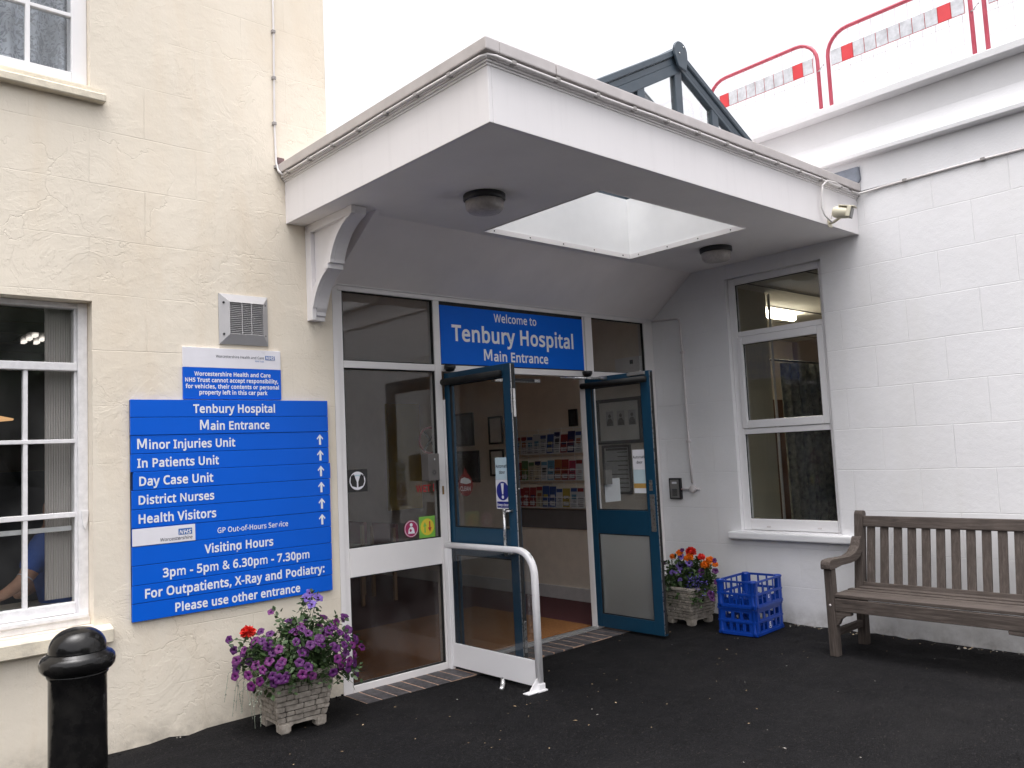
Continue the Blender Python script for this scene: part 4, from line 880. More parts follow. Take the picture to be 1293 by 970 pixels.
def door(xh, side, lab):
    """leaf hinged on the jamb, standing open square to the wall: x from xh to xh + .05, y from -.72 to .02"""
    x0, x1 = xh, xh + .05; ya, yb = (-.742, .012) if side == 'l' else (-.715, .012); SW = .076 if side == 'l' else .096
    mb = MB()
    mb.box(x0, x1, ya, ya + SW - .0005, .012, 2.181, DOORB, .004); mb.box(x0, x1, yb - .062, yb, .012, 2.181, DOORB, .004)
    for z0, z1 in ((.012, .122), (.815, 1.018), (2.088, 2.181)): mb.box(x0 + .001, x1 - .001, ya + SW, yb - .0625, z0, z1, DOORB, .004)
    d_ = mb.build('door', es, lab)
    mb = MB(); mb.box(x0 + .022, x0 + .028, ya + SW - .008, yb - .055, 1.01, 2.095, GLASS); mb.build('pane', d_)
    mb = MB(); mb.box(x0 + .022, x0 + .028, ya + SW - .008, yb - .055, .115, .822, GLASST if side == 'l' else GLASSF); mb.build('pane', d_, None if side == 'l' else 'frosted lower door pane')
    mb = MB()
    for z0, z1 in ((1.018, 2.088), (.122, .815)):
        a, b = ya + SW, yb - .0625
        mb.box(x0 + .006, x0 + .0215, a, a + .007, z0 + .001, z1 - .001, RUB); mb.box(x0 + .006, x0 + .0215, b - .007, b, z0 + .001, z1 - .001, RUB)
        mb.box(x0 + .006, x0 + .0215, a + .007, b - .007, z0 + .001, z0 + .008, RUB); mb.box(x0 + .006, x0 + .0215, a + .007, b - .007, z1 - .008, z1 - .001, RUB)
    mb.build('gasket', d_)
    mb = MB(); mb.box(x0 + .012, x0 + .038, ya - .009, ya - .0005, .03, 2.17, RUB, .003); mb.box(x0 + .004, x0 + .009, ya - .005, ya - .0005, .02, 2.175, STEEL)
    mb.build('edge_seal', d_)
    mb = MB(); yb2 = -.66 if side == 'l' else -.69
    mb.tube([(x0 - .022, .03 if side == 'r' else .0, 2.112), (x0 - .022, yb2, 2.112)], .026, RUB, 14); mb.build('safety_edge', d_)
    return d_
dl_ = door(.95, 'l', 'left open blue door behind the white guard rail, keep clear sign on its glass')
mb = MB(); mb.tube([(.915, -.655, .84), (.915, -.655, 1.17)], .011, STEEL, 12)
for z in (.86, 1.15): mb.tube([(.915, -.655, z), (.905, -.705, z), (.95, -.705, z)], .009, STEEL, 10)
mb.build('handle', dl_)
mb = MB(); mb.box(.948, .9525, -.7515, -.7435, 1.83, 2.0, STEEL); mb.box(.962, .985, -.7545, -.751, 1.80, 2.0, STEEL, .004); mb.box(.962, .985, -.7545, -.751, .19, .40, STEEL, .004); mb.lathe([(.006, 0), (.005, -.006)], (.975, -.7545, 1.30), STEEL, 8, 'y'); mb.build('flush_bolt', dl_)
LX_ = lambda dx: (lambda y, z: (.95 - dx + .02, y, z))
def sx(x): return lambda y, z: (x, y, z)
# stickers on the left leaf (outer glass face looks to -x)
mb = MB(); xg = .9705
quad(mb, -.665, -.520, 1.365, 1.522, sx(xg), PALEB); quad(mb, -.663, -.517, 1.160, 1.364, sx(xg), WPANEL)
disc(mb, -.590, 1.285, .066, sx(xg - .0012), NAVY); quad(mb, -.655, -.525, 1.168, 1.212, sx(xg - .0012), NAVY)
mb.add([(xg - .0024, -.590 + a, z) for a, z in ((-.016, 1.34), (.016, 1.34), (.006, 1.262), (-.006, 1.262))], [(0, 1, 2, 3)], WPANEL); disc(mb, -.590, 1.243, .012, sx(xg - .0024), WPANEL)
st = mb.build('sticker', dl_, 'pale automatic door sticker above a round blue warning sign')
text('lettering', '', st, (xg, -.524, 1.45), (0, -1, 0), UZ, .136, DARKTXT, .014, lines=['Automatic', 'door'], align='C', lift=.0015)
text('lettering', 'Keep clear', st, (xg - .0014, -.530, 1.180), (0, -1, 0), UZ, .118, WPANEL, .022, lift=.0012)
# a red hand-washing sticker on the hall side of the same leaf shows through
mb = MB(); disc(mb, -.16, 1.33, .085, sx(.9815), DKRED, 0); mb.add([(.9812, -.125, 1.40), (.9812, -.195, 1.40), (.9812, -.16, 1.46)], [(0, 1, 2)], DKRED)
mb.add([(.9806, y, z) for y, z in ((-.10, 1.345), (-.11, 1.375), (-.15, 1.385), (-.20, 1.375), (-.225, 1.36), (-.225, 1.345), (-.17, 1.335))], [tuple(range(7))], NOTICE); st = mb.build('sticker', dl_, 'round dark red hygiene sticker low on the left door glass')
text('lettering', 'CLEAN', st, (.9811, -.098, 1.286), (0, -1, 0), UZ, .122, NOTICE, .02)
dr_ = door(2.53, 'r', 'right open blue door with frosted lower pane and metal push plates')
mb = MB(); mb.box(2.5265, 2.5295, -.685, -.652, 1.185, 1.272, STEEL, .001); mb.box(2.5265, 2.5295, -.70, -.65, .85, 1.155, STEEL, .001); mb.build('push_plate', dr_)
mb = MB(); mb.box(2.505, 2.5295, -.68, -.50, 2.150, 2.178, GREYM, .003); mb.build('closer_bracket', dr_)
mb = MB(); xg = 2.5505
quad(mb, -.621, -.474, 1.360, 1.528, sx(xg), WPANEL); quad(mb, -.621, -.474, 1.163, 1.359, sx(xg), PALEB)
quad(mb, -.621, -.474, 1.205, 1.245, sx(xg - .0012), WOODL); quad(mb, -.621, -.474, 1.163, 1.204, sx(xg - .0011), PAPER)
st = mb.build('sticker', dr_, 'white automatic door sticker with ochre tape')
text('lettering', '', st, (xg, -.478, 1.455), (0, -1, 0), UZ, .138, DARKTXT, .014, lines=['Automatic', 'door'], align='C', lift=.0015)
# stickers on the left side window
sy = lambda y: (lambda x, z: (x, y, z))
mb = MB(); quad(mb, .092, .255, 1.33, 1.487, sy(.0345), FRAMEB); disc(mb, .172, 1.408, .064, sy(.0335), WPANEL)
for s in (-1, 1):
    cx = .172 + s * .026
    mb.add([(cx + s * a, .0325, z) for a, z in ((-.020, 1.362), (.018, 1.372), (.030, 1.40), (.026, 1.435), (.006, 1.452), (-.010, 1.425), (-.020, 1.40))], [tuple(range(7)) if s > 0 else tuple(range(7))[::-1]], FRAMEB)
    for j in range(4):
        a0 = cx + s * (-.004 + j * .009); z0 = 1.432 - abs(j - 1) * .004
        quad(mb, a0 - .0032, a0 + .0032, z0, z0 + .022, sy(.0325), FRAMEB)
quad(mb, .150, .194, 1.440, 1.450, sy(.0322), PALEB)
mb.build('sticker', es, 'round white sticker with two washing hands')
mb = MB(); disc(mb, .613, 1.033, .063, sy(.0345), PINK); disc(mb, .613, 1.033, .058, sy(.0338), WPANEL, .054)
disc(mb, .613, 1.062, .013, sy(.0335), WPANEL); mb.add([(.613 + a, .0335, z) for a, z in ((-.03, .998), (.03, .998), (.024, 1.03), (.012, 1.046), (-.012, 1.046), (-.024, 1.03))], [tuple(range(6))], WPANEL)
disc(mb, .606, 1.022, .010, sy(.0328), PINK); mb.build('sticker', es, 'round crimson sticker with a white figure holding a baby')
mb = MB(); quad(mb, .683, .829, .956, 1.112, sy(.0345), GRN); disc(mb, .757, 1.034, .066, sy(.0338), YELS); disc(mb, .757, 1.034, .066, sy(.0334), GRN, .061)
for cx, up_, c_ in ((.735, 1, GRN), (.78, -1, REDC)):
    mb.add([(cx + a, .0330, 1.034 + up_ * z) for a, z in ((-.006, -.04), (.006, -.04), (.006, .005), (.017, .005), (0, .038), (-.017, .005), (-.006, .005))], [tuple(range(7)) if up_ > 0 else tuple(range(7))[::-1]], c_)
mb.build('sticker', es, 'square green sticker with up and down arrows on a yellow disc')
mb = MB(); ox = .845; disc(mb, ox, 1.675, .105, sy(.0780), DKRED, .088)
for sg in (-1, 1): mb.add([(ox - .062, .0776 - .0003 * sg, 1.675 + sg * .070), (ox - .050, .0776 - .0003 * sg, 1.675 + sg * .078), (ox + .062, .0776 - .0003 * sg, 1.675 - sg * .070), (ox + .050, .0776 - .0003 * sg, 1.675 - sg * .078)], [(0, 1, 2, 3)], FRAMEB)
mb.build('sticker', es, 'dark red prohibition ring partly hidden by the mullion')
t_ = text('sticker', 'WET !', es, (.67, .035, 1.295), RX, UZ, .165, REDC, .03)
# paper and box on the right side window
mb = MB(); mb.box(2.745, 2.955, .030, .0345, 1.065, 1.275, PAPER); mb.build('notice', es, 'white paper taped inside the right side window')
mb = MB(); mb.box(2.70, 2.785, .0, -.03, 1.225, 1.36, GREYM, .003); mb.build('lock_case', es)

# guard rail in front of the left door
gd = thing('guard_rail', 'white tubular guard rail with glass panel beside the left open door', 'guard rail', (.9, -.5, 0))
gx_ = .893
top = [(gx_, -.012, .890), (gx_, -.40, .892), (gx_, -.80, .893)] + [(gx_, -.80 - .155 * math.sin(a), .738 + .155 * math.cos(a)) for a in [R(12 * i) for i in range(1, 8)]] + [(gx_, -.957, .70), (gx_, -.957, .02)]
def strip(path, w, t, mat, bev=.006):
    """rectangular bar swept in the y-z plane"""
    P = [Vector((p[1], p[2])) for p in path]; x0 = path[0][0]; Vv = []; Ff = []
    for i, p in enumerate(P):
        d = (P[min(i + 1, len(P) - 1)] - P[max(i - 1, 0)]).normalized(); n_ = Vector((d.y, -d.x))
        o_ = [(-w, -t + bev), (-w + bev, -t), (w - bev, -t), (w, -t + bev), (w, t - bev), (w - bev, t), (-w + bev, t), (-w, t - bev)]
        for a, b in o_: q_ = p + n_ * b; Vv.append((x0 + a, q_.x, q_.y))
    k = 8
    for i in range(len(P) - 1):
        for j in range(k): Ff.append((i * k + j, i * k + (j + 1) % k, (i + 1) * k + (j + 1) % k, (i + 1) * k + j))
    Ff += [tuple(range(k))[::-1], tuple(range((len(P) - 1) * k, len(P) * k))]
    m_ = MB(); m_.add(Vv, Ff, mat, True); return m_
b_ = strip(top, .022, .019, PVC); b_.build('rail', gd)
mb = MB(); mb.box(gx_ - .018, gx_ + .018, -.045, -.006, -.02, .870, PVC, .004); mb.build('wall_post', gd)
mb = MB(); mb.box(gx_ - .008, gx_ + .008, -.936, -.046, .012, .180, PVC, .003); mb.build('kick_panel', gd)
mb = MB(); mb.box(gx_ - .003, gx_ + .003, -.936, -.046, .181, .872, GLASST); mb.build('glass_panel', gd)
mb = MB(); mb.box(gx_ - .012, gx_ + .012, -.060, -.0465, .182, .866, PVC, .003); mb.box(gx_ - .0075, gx_ - .0035, -.078, -.061, .182, .866, PVC)
mb.build('glazing_bead', gd)
mb = MB(); zf = dip(.9, -1.0)
mb.box(gx_ - .05, gx_ + .035, -.995, -.925, zf, zf + .012, PVC, .003); mb.box(gx_ - .13, gx_ - .03, -.985, -.93, zf, zf + .009, PVC, .003)
mb.prism([(gx_ - .10, zf + .009), (gx_ - .024, zf + .009), (gx_ - .024, zf + .085)], 'y', -.962, -.952, PVC); mb.prism([(-.93, zf + .012), (-.936, zf + .012), (-.936, zf + .06), (-.90, zf + .012)], 'x', gx_ - .005, gx_ + .005, PVC)
mb.box(gx_ - .027, gx_ + .027, -.982, -.933, zf + .012, zf + .05, PVC, .005); mb.build('foot', gd)
ds = MB(); zz = dip(.78, -.71)
ds.tube([(.74, -.74, zz + .006), (.765, -.725, zz + .012), (.785, -.712, zz + .035), (.79, -.705, zz + .07)], [.016, .018, .016, .010], STEEL, 12)
o = ds.build('door_stop'); tag(o, 'small curved metal door stop on the asphalt by the guard rail', 'door stop')

# ------------------------------------------------------------------ signs
ws = thing('welcome_sign', 'blue welcome sign with white lettering over the entrance doors', 'sign', (1.72, 0, 2.26))
mb = MB(); mb.box(.926, 2.524, -.004, .012, 2.256, 2.712, SIGNW, .002); mb.build('panel', ws)
mb = MB(); mb.box(.9245, 2.5275, .0005, .03, 2.249, 2.255, RUB); mb.box(.9245, 2.5275, .0005, .03, 2.7125, 2.7415, RUB); mb.box(2.5245, 2.5275, .0005, .03, 2.2555, 2.712, RUB); mb.build('edge_trim', ws)
LT2 = mk('welcome_lettering', (.84, .86, .88), .4, var=.02)
text('lettering', 'Welcome to', ws, (1.474, -.004, 2.617), RX, UZ, .478, LT2, .018)
text('lettering', 'Tenbury Hospital', ws, (1.033, -.004, 2.443), RX, UZ, 1.363, LT2, .024, vs=1.04)
text('lettering', 'Main Entrance', ws, (1.352, -.004, 2.297), RX, UZ, .719, LT2, .024, vs=1.04)

dsn = thing('directory_sign', 'large blue hospital directory sign made of twelve stacked boards on the cream wall', 'sign', (-.72, 0, .7))
mb = MB(); mb.box(-1.352, -.078, -.010, -.001, .700, 1.960, BACKDARK); mb.build('backing', dsn)
rows = [('Tenbury Hospital', -.992, -.462, .026), ('Main Entrance', -.952, -.502, .026), ('Minor Injuries Unit', -1.317, -.732, .026), ('In Patients Unit', -1.318, -.838, .026), ('Day Case Unit', -1.309, -.876, .026),
        ('District Nurses', -1.313, -.872, .026), ('Health Visitors', -1.314, -.861, .026), ('GP Out-of-Hours Service', -.855, -.39, .012), ('Visiting Hours', -.937, -.495, .026),
        ('3pm - 5pm & 6.30pm - 7.30pm', -1.183, -.245, .026), ('For Outpatients, X-Ray and Podiatry:', -1.283, -.137, .026), ('Please use other entrance', -1.114, -.316, .026)]
edge = [1.963, 1.858, 1.754, 1.647, 1.543, 1.438, 1.329, 1.222, 1.119, 1.011, .901, .800, .698]
offx = [.0, .0, .002, .0, .012, .004, .003, .004, .002, .003, .001, .0]
tw = random.Random(2)
for k, (s, a, b, bold) in enumerate(rows):
    z1, z0 = edge[k] - .0012, edge[k + 1] + .0012; dx = offx[k]
    y0 = -.0225 - tw.uniform(0, .003)
    mb = MB(); mb.box(-1.353 + dx, -.079 + dx * .6, y0, -.0105, z0, z1, SIGN, .002); p = mb.build('board', dsn)
    zb = (z0 + z1) / 2 - .026
    text('lettering', s, p, (a, y0, zb - (0 if k != 7 else -.006)), RX, UZ, b - a, LETTER, bold)
    if 2 <= k <= 7:
        xc = -.143; zc = (z0 + z1) / 2; m_ = MB(); y_ = y0 - .0013
        V_ = [(-.0075, -.034), (.0075, -.034), (.0075, .014), (.020, .0), (.024, .008), (.0, .036), (-.024, .008), (-.020, .0), (-.0075, .014)]
        m_.add([(xc + u, y_, zc + v) for u, v in V_], [(0, 1, 2, 8), (2, 3, 4, 5), (8, 2, 5), (8, 5, 6, 7)], LETTER); m_.build('arrow', p)
    if k == 7:
        m_ = MB(); m_.box(-1.350, -.991, y0 - .0025, y0 - .0003, z0 + .002, z1 - .002, WPANEL, .0008); wp = m_.build('logo_panel', p)
        m_ = MB(); yy = y0 - .0035
        m_.prism([(-1.09, 1.163), (-1.010, 1.163), (-1.010, 1.199), (-1.09, 1.199)], 'y', y0 - .0035, y0 - .0026, NHSB)
        lg = m_.build('logo', p)
        text('lettering', 'NHS', p, (-1.086, yy, 1.1675), (1, 0, 0), (.22, 0, 1), .068, WPANEL, .035, vs=1.0)
        text('lettering', 'Worcestershire', p, (-1.197, y0 - .0026, 1.136), (1, 0, 0), (.15, 0, 1), .187, DARKTXT, .008, vs=1.0)
nt_ = thing('notice_sign', 'small white and blue liability notice above the directory sign', 'sign', (-.73, 0, 1.97))
mb = MB(); mb.box(-1.045, -.409, -.014, -.001, 1.968, 2.1625, SIGN, .0015); bp = mb.build('board', nt_)
mb = MB(); mb.box(-1.045, -.409, -.014, -.001, 2.163, 2.286, WPANEL, .0015); hp = mb.build('header', nt_)
for s, a, b, z in (('Worcestershire Health and Care', -.977, -.482, 2.112), ('NHS Trust cannot accept responsibility,', -1.033, -.430, 2.074), ('for vehicles, their contents or personal', -1.031, -.425, 2.035), ('property left in this car park', -.948, -.505, 1.998)):
    text('lettering', s, bp, (a, -.014, z), RX, UZ, b - a, LETTER, .03)
text('lettering', 'Worcestershire Health and Care', hp, (-.841, -.014, 2.228), RX, UZ, .316, DARKTXT, .004)
mb = MB(); mb.box(-.515, -.450, -.0152, -.0141, 2.224, 2.251, NHSB); lg = mb.build('logo', hp)
text('lettering', 'NHS', hp, (-.511, -.0152, 2.2275), (1, 0, 0), (.2, 0, 1), .055, WPANEL, .035)
text('lettering', 'NHS Trust', hp, (-.584, -.014, 2.209), RX, UZ, .059, NHSB, .004)

# extractor vent
vt = thing('extractor_vent', 'square grey louvred extractor vent on the cream wall above the notice', 'vent', (-.65, 0, 2.32))
vo, vi = (-.815, -.491, 2.316, 2.636), (-.756, -.533, 2.378, 2.582)
mb = MB()
O = [(vo[0], -.012, vo[2]), (vo[1], -.012, vo[2]), (vo[1], -.012, vo[3]), (vo[0], -.012, vo[3])]; I = [(vi[0], -.040, vi[2]), (vi[1], -.040, vi[2]), (vi[1], -.040, vi[3]), (vi[0], -.040, vi[3])]
B = [(p[0], -.001, p[2]) for p in O]; D = [(p[0], -.010, p[2]) for p in I]
mb.add(O + I + B + D, [(i, (i + 1) % 4, 4 + (i + 1) % 4, 4 + i) for i in range(4)] + [(8 + i, 8 + (i + 1) % 4, (i + 1) % 4, i) for i in range(4)] + [(4 + i, 4 + (i + 1) % 4, 12 + (i + 1) % 4, 12 + i) for i in range(4)], VENT)
mb.build('cover', vt)
mb = MB(); mb.box(vi[0] + .001, vi[1] - .001, -.012, -.008, vi[2] + .001, vi[3] - .001, DARK)
n = 17
for i in range(n):
    z = vi[2] + .006 + (vi[3] - vi[2] - .012) * i / (n - 1)
    mb.box(vi[0] + .001, vi[1] - .001, -.036, -.018, z - .0022, z + .0022, VENT, 0, Matrix.Rotation(R(28), 3, 'X'))
for x in (vi[0] + .08, vi[0] + .143): mb.box(x - .003, x + .003, -.040, -.0375, vi[2], vi[3], VENT)
mb.build('louvre', vt)
for x, z in ((-.79, 2.578), (-.517, 2.578), (-.79, 2.378), (-.517, 2.378)):
    mb = MB(); mb.lathe([(.007, .006), (.007, -.004), (.004, -.005)], (x, -.024, z), LAMPB, 10, 'y'); mb.build('screw', vt)

# entry phone and conduit on the white wall
cd = thing('conduit', 'thin white conduit pipe running down the white wall to the entry phone', 'conduit', (3.53, -.35, 1.14))
path = [(3.528, -.012, 2.765), (3.528, -.27, 2.752), (3.528, -.305, 2.748), (3.528, -.325, 2.735), (3.528, -.335, 2.70), (3.529, -.342, 2.4), (3.529, -.348, 1.5), (3.529, -.36, 1.19)]
mb = MB(); mb.tube(path, .0105, PIPE, 10); mb.build('pipe', cd)
mb = MB(); mb.tube([(3.529, -.36, 1.135), (3.529, -.235, 1.135)], .010, PIPE, 10); mb.tube([(3.529, -.37, 1.135), (3.529, -.44, 1.133)], .010, PIPE, 10); mb.build('branch_pipe', cd)
mb = MB(); mb.lathe([(.034, .014), (.034, -.018), (.028, -.022)], (3.528, -.365, 1.135), PIPE, 20, 'x'); mb.build('junction_box', cd)
for z in (2.42, 1.58):
    y = -.342 if z > 2 else -.348
    mb = MB(); mb.box(3.512, 3.5415, y - .017, y + .017, z - .011, z + .011, PIPE, .003); mb.build('saddle', cd)
ip = thing('entry_phone', 'grey and black entry phone panel on the white wall', 'intercom', (3.52, -.17, 1.04))
mb = MB(); mb.box(3.505, 3.5415, -.236, -.105, 1.04, 1.24, DARK, .008); mb.build('case', ip)
mb = MB(); mb.box(3.5015, 3.5048, -.222, -.122, 1.055, 1.225, GREYM, .002); mb.build('face_plate', ip)
mb = MB(); mb.box(3.4995, 3.5013, -.20, -.145, 1.185, 1.205, PAPER, .001); mb.build('name_label', ip)
mb = MB()
for i in range(6): mb.box(3.4995, 3.5013, -.20, -.145, 1.075 + i * .011, 1.081 + i * .011, DARK)
mb.build('speaker', ip)

# ------------------------------------------------------------------ planters and plants
def planter(name, label, cx, cy, rz, hb, ht, H, seed):
    rg = random.Random(seed)
    z0 = dip(cx, cy) + .003
    t = thing(name, label, 'planter', (cx, cy, z0), 'cast stone planters by the entrance')
    Rz = Matrix.Rotation(rz, 3, 'Z')
    def W(p): return tuple(Rz @ Vector((p[0], p[1], 0)) + Vector((cx, cy, z0 + p[2])))
    zf = .062
    hs = lambda z: hb + (ht - hb) * max(0, (z - zf) / (H - zf)) ** .8
    def frustum(mb, a0, a1, za, zb, mat, inner=None):
        V = [(-a0, -a0, za), (a0, -a0, za), (a0, a0, za), (-a0, a0, za), (-a1, -a1, zb), (a1, -a1, zb), (a1, a1, zb), (-a1, a1, zb)]
        mb.add([W(p) for p in V], [(0, 3, 2, 1), (4, 5, 6, 7), (0, 1, 5, 4), (1, 2, 6, 5), (2, 3, 7, 6), (3, 0, 4, 7)], mat)
    mb = MB(); frustum(mb, hb - .010, ht - .012, zf, H - .025, GROUT)
    # coursed stones on each face
    courses = []; z = zf + .003
    while z < H - .03:
        h = rg.choice([.018, .024, .030]); courses.append((z, min(z + h, H - .026))); z += h + .0045
    for face in range(4):
        Fr = Matrix.Rotation(face * math.pi / 2, 3, 'Z')
        skip = {}
        for k, (za, zb) in enumerate(courses):
            zm = (za + zb) / 2; h = hs(zm); u = -h - .004; first = True
            while u < h - .004:
                w = rg.uniform(.045, .15); u1 = min(u + w, h + .004)
                if h - u1 < .03: u1 = h + .004
                pr = rg.uniform(.004, .012)
                b = bmesh.new()
                pts = []
                for zz in (za, zb):
                    hh = hs(zz)
                    sc_u = hh / h
                    for (uu, dd) in ((u, -.02), (u1 - .004, -.02), (u1 - .004, pr), (u, pr)):
                        pts.append(b.verts.new((uu * sc_u, -(hh - .012 + dd), zz)))
                for f in ((0, 3, 2, 1), (4, 5, 6, 7), (0, 1, 5, 4), (1, 2, 6, 5), (2, 3, 7, 6), (3, 0, 4, 7)): b.faces.new([pts[i] for i in f])
                bmesh.ops.recalc_face_normals(b, faces=b.faces[:])
                bmesh.ops.bevel(b, geom=b.edges[:], offset=.0035, segments=2, affect='EDGES')
                for v in b.verts:
                    q_ = Fr @ v.co; q_ = q_ + Vector((rg.uniform(-1, 1), rg.uniform(-1, 1), rg.uniform(-1, 1))) * .0009; v.co = W(q_)
                mb.bm(b, STONE); u = u1
    mb.build('pot', t)
    mb = MB(); a = ht
    for x0, x1, y0, y1 in ((-a, a, -a, -a + .03), (-a, a, a - .03, a), (-a, -a + .03, -a + .0301, a - .0301), (a - .03, a, -a + .0301, a - .0301)):
        b = bmesh.new(); bmesh.ops.create_cube(b, size=1)
        for v in b.verts: v.co = ((x0 + x1) / 2 + v.co.x * (x1 - x0), (y0 + y1) / 2 + v.co.y * (y1 - y0), H - .012 + v.co.z * .024)
        bmesh.ops.bevel(b, geom=b.edges[:], offset=.004, segments=2, affect='EDGES')
        for v in b.verts: v.co = W(v.co)
        mb.bm(b, STONE)
    mb.build('rim', t)
    mb = MB(); V = [(-ht + .03, -ht + .03, H - .03), (ht - .03, -ht + .03, H - .03), (ht - .03, ht - .03, H - .03), (-ht + .03, ht - .03, H - .03)]; mb.add([W(p) for p in V], [(0, 1, 2, 3)], SOIL); mb.build('soil', t)
    for sx_ in (-1, 1):
        for sy_ in (-1, 1):
            b = bmesh.new(); bmesh.ops.create_cube(b, size=1)
            for v in b.verts:
                f = 1 if v.co.z > 0 else .92
                v.co = (sx_ * (hb - .034) + v.co.x * .072 * f, sy_ * (hb - .034) + v.co.y * .072 * f, .031 + v.co.z * .062)
            bmesh.ops.bevel(b, geom=b.edges[:], offset=.009, segments=2, affect='EDGES')
            for v in b.verts: v.co = W(v.co)
            mb = MB().bm(b, STONE); mb.build('foot', t)
    for face in range(4):
        Fr = Matrix.Rotation(face * math.pi / 2, 3, 'Z')
        mb = MB(); pl = [(-hb + .06, zf + .001), (-hb + .06, .030), (-hb + .085, .045), (hb - .085, .045), (hb - .06, .030), (hb - .06, zf + .001)]
        V = [W(Fr @ Vector((u, -hb + .006, z))) for u, z in pl] + [W(Fr @ Vector((u, -hb + .05, z))) for u, z in pl]
        mb.add(V, [(0, 1, 2), (0, 2, 3, 5), (3, 4, 5), (8, 7, 6), (11, 9, 8, 6), (11, 10, 9)] + [(i, (i + 1) % 6, 6 + (i + 1) % 6, 6 + i) for i in range(6)], STONE); mb.build('apron', t)
    return t
planter('planter', 'square cast stone planter full of purple petunias below the directory sign', -.535, -.318, R(-3), .145, .192, .335, 5)
planter('planter', 'square cast stone planter with mixed flowers beside the blue milk crates', 3.155, -.515, R(-5), .142, .185, .325, 6)

def leaf(mb, p, d, n, L_, w, mat):
    d = d.normalized(); s = d.cross(n)
    if s.length < .1: s = d.cross(Vector((1, 0, 0)))
    s.normalize(); n = s.cross(d)
    pts = [p, p + d * L_ * .35 + s * w + n * .15 * w, p + d * L_ * .75 + s * w * .7 - n * .1 * w, p + d * L_ - n * .35 * w, p + d * L_ * .75 - s * w * .7 - n * .1 * w, p + d * L_ * .35 - s * w + n * .15 * w]
    mid = p + d * L_ * .5 - n * .25 * w
    mb.add(pts + [mid], [(0, 1, 6), (1, 2, 6), (2, 3, 6), (3, 4, 6), (4, 5, 6), (5, 0, 6)], mat, True)
def petunia_mesh(name, petal, throat, seed):
    rg = random.Random(seed); mb = MB(); n = 25; rings = [(0.0, -.55, 0), (.12, -.42, 0), (.24, -.10, 0), (.55, .02, .04), (.86, .03, .07), (1.0, -.02, .09)]
    V = []; F0 = []; F1 = []
    for k, (r, z, lob) in enumerate(rings):
        for j in range(n):
            a = 2 * math.pi * j / n; rr = r * (1 - lob + lob * math.cos(5 * a)) if r else .02
            V.append((rr * math.cos(a), rr * math.sin(a), z + .07 * math.cos(5 * a + 2.5) * (r > .5) * r + rg.uniform(-.04, .04) * (r > .8)))
    for k in range(len(rings) - 1):
        for j in range(n):
            f = (k * n + j, k * n + (j + 1) % n, (k + 1) * n + (j + 1) % n, (k + 1) * n + j); (F0 if k < 2 else F1).append(f)
    mb.add(V, F1, petal, True)
    mb.add(V, F0, throat, True)
    me = bpy.data.meshes.new(name); me.from_pydata(mb.v, [], mb.f)
    for m_ in mb.mats: me.materials.append(m_)
    me.polygons.foreach_set('material_index', mb.mi); me.polygons.foreach_set('use_smooth', mb.sm); me.update(); return me
PET = [petunia_mesh('flower', PETAL, THROAT, 1), petunia_mesh('flower', PETALM, THROAT, 2), petunia_mesh('flower', PETALV, THROAT, 3), petunia_mesh('flower', PETAL, THROAT, 4)]
def flower(parent, me, pos, nrm, r, rg):
    o = bpy.data.objects.new('flower', me); COL.objects.link(o); o.parent = parent
    q_ = Vector(nrm).normalized().to_track_quat('Z', 'Y').to_matrix().to_4x4() @ Matrix.Rotation(rg.uniform(0, 6.28), 4, 'Z')
    s = Matrix.Diagonal((r, r * rg.uniform(.8, 1), r * rg.uniform(.7, 1.1), 1))
    o.matrix_local = Matrix.Translation(Vector(pos) - root_of(parent)) @ q_ @ s
    return o
def shoots(mb, rg, base, tips, mat, dens=15, L_=.034, spread=.03):
    ends = []
    for tip in tips:
        b = Vector(base) + Vector((rg.uniform(-.10, .10), rg.uniform(-.10, .10), 0)); tip = Vector(tip)
        lift = .12 + .25 * max(0, b.z + .12 - tip.z)
        mid = (b + tip) / 2 + Vector((0, 0, lift * .6)) + (tip - b) * .12
        pts = [b * (1 - t) ** 2 + mid * 2 * t * (1 - t) + tip * t * t for t in [i / 8 for i in range(9)]]
        mb.tube(pts, [.003 - .0018 * i / 8 for i in range(9)], STEM, 4, caps=False)
        for k in range(dens):
            t = .22 + .78 * (k + rg.random()) / dens; p = b * (1 - t) ** 2 + mid * 2 * t * (1 - t) + tip * t * t
            d = Vector((rg.gauss(0, 1), rg.gauss(0, 1), rg.gauss(.2, .8))); p = p + d.normalized() * rg.uniform(0, spread)
            leaf(mb, p, d, Vector((rg.gauss(0, .5), rg.gauss(-.2, .5), 1)), L_ * rg.uniform(.6, 1.25), L_ * rg.uniform(.26, .42), mat)
        ends.append((pts[-1], (pts[-1] - pts[-2]).normalized()))
    return ends
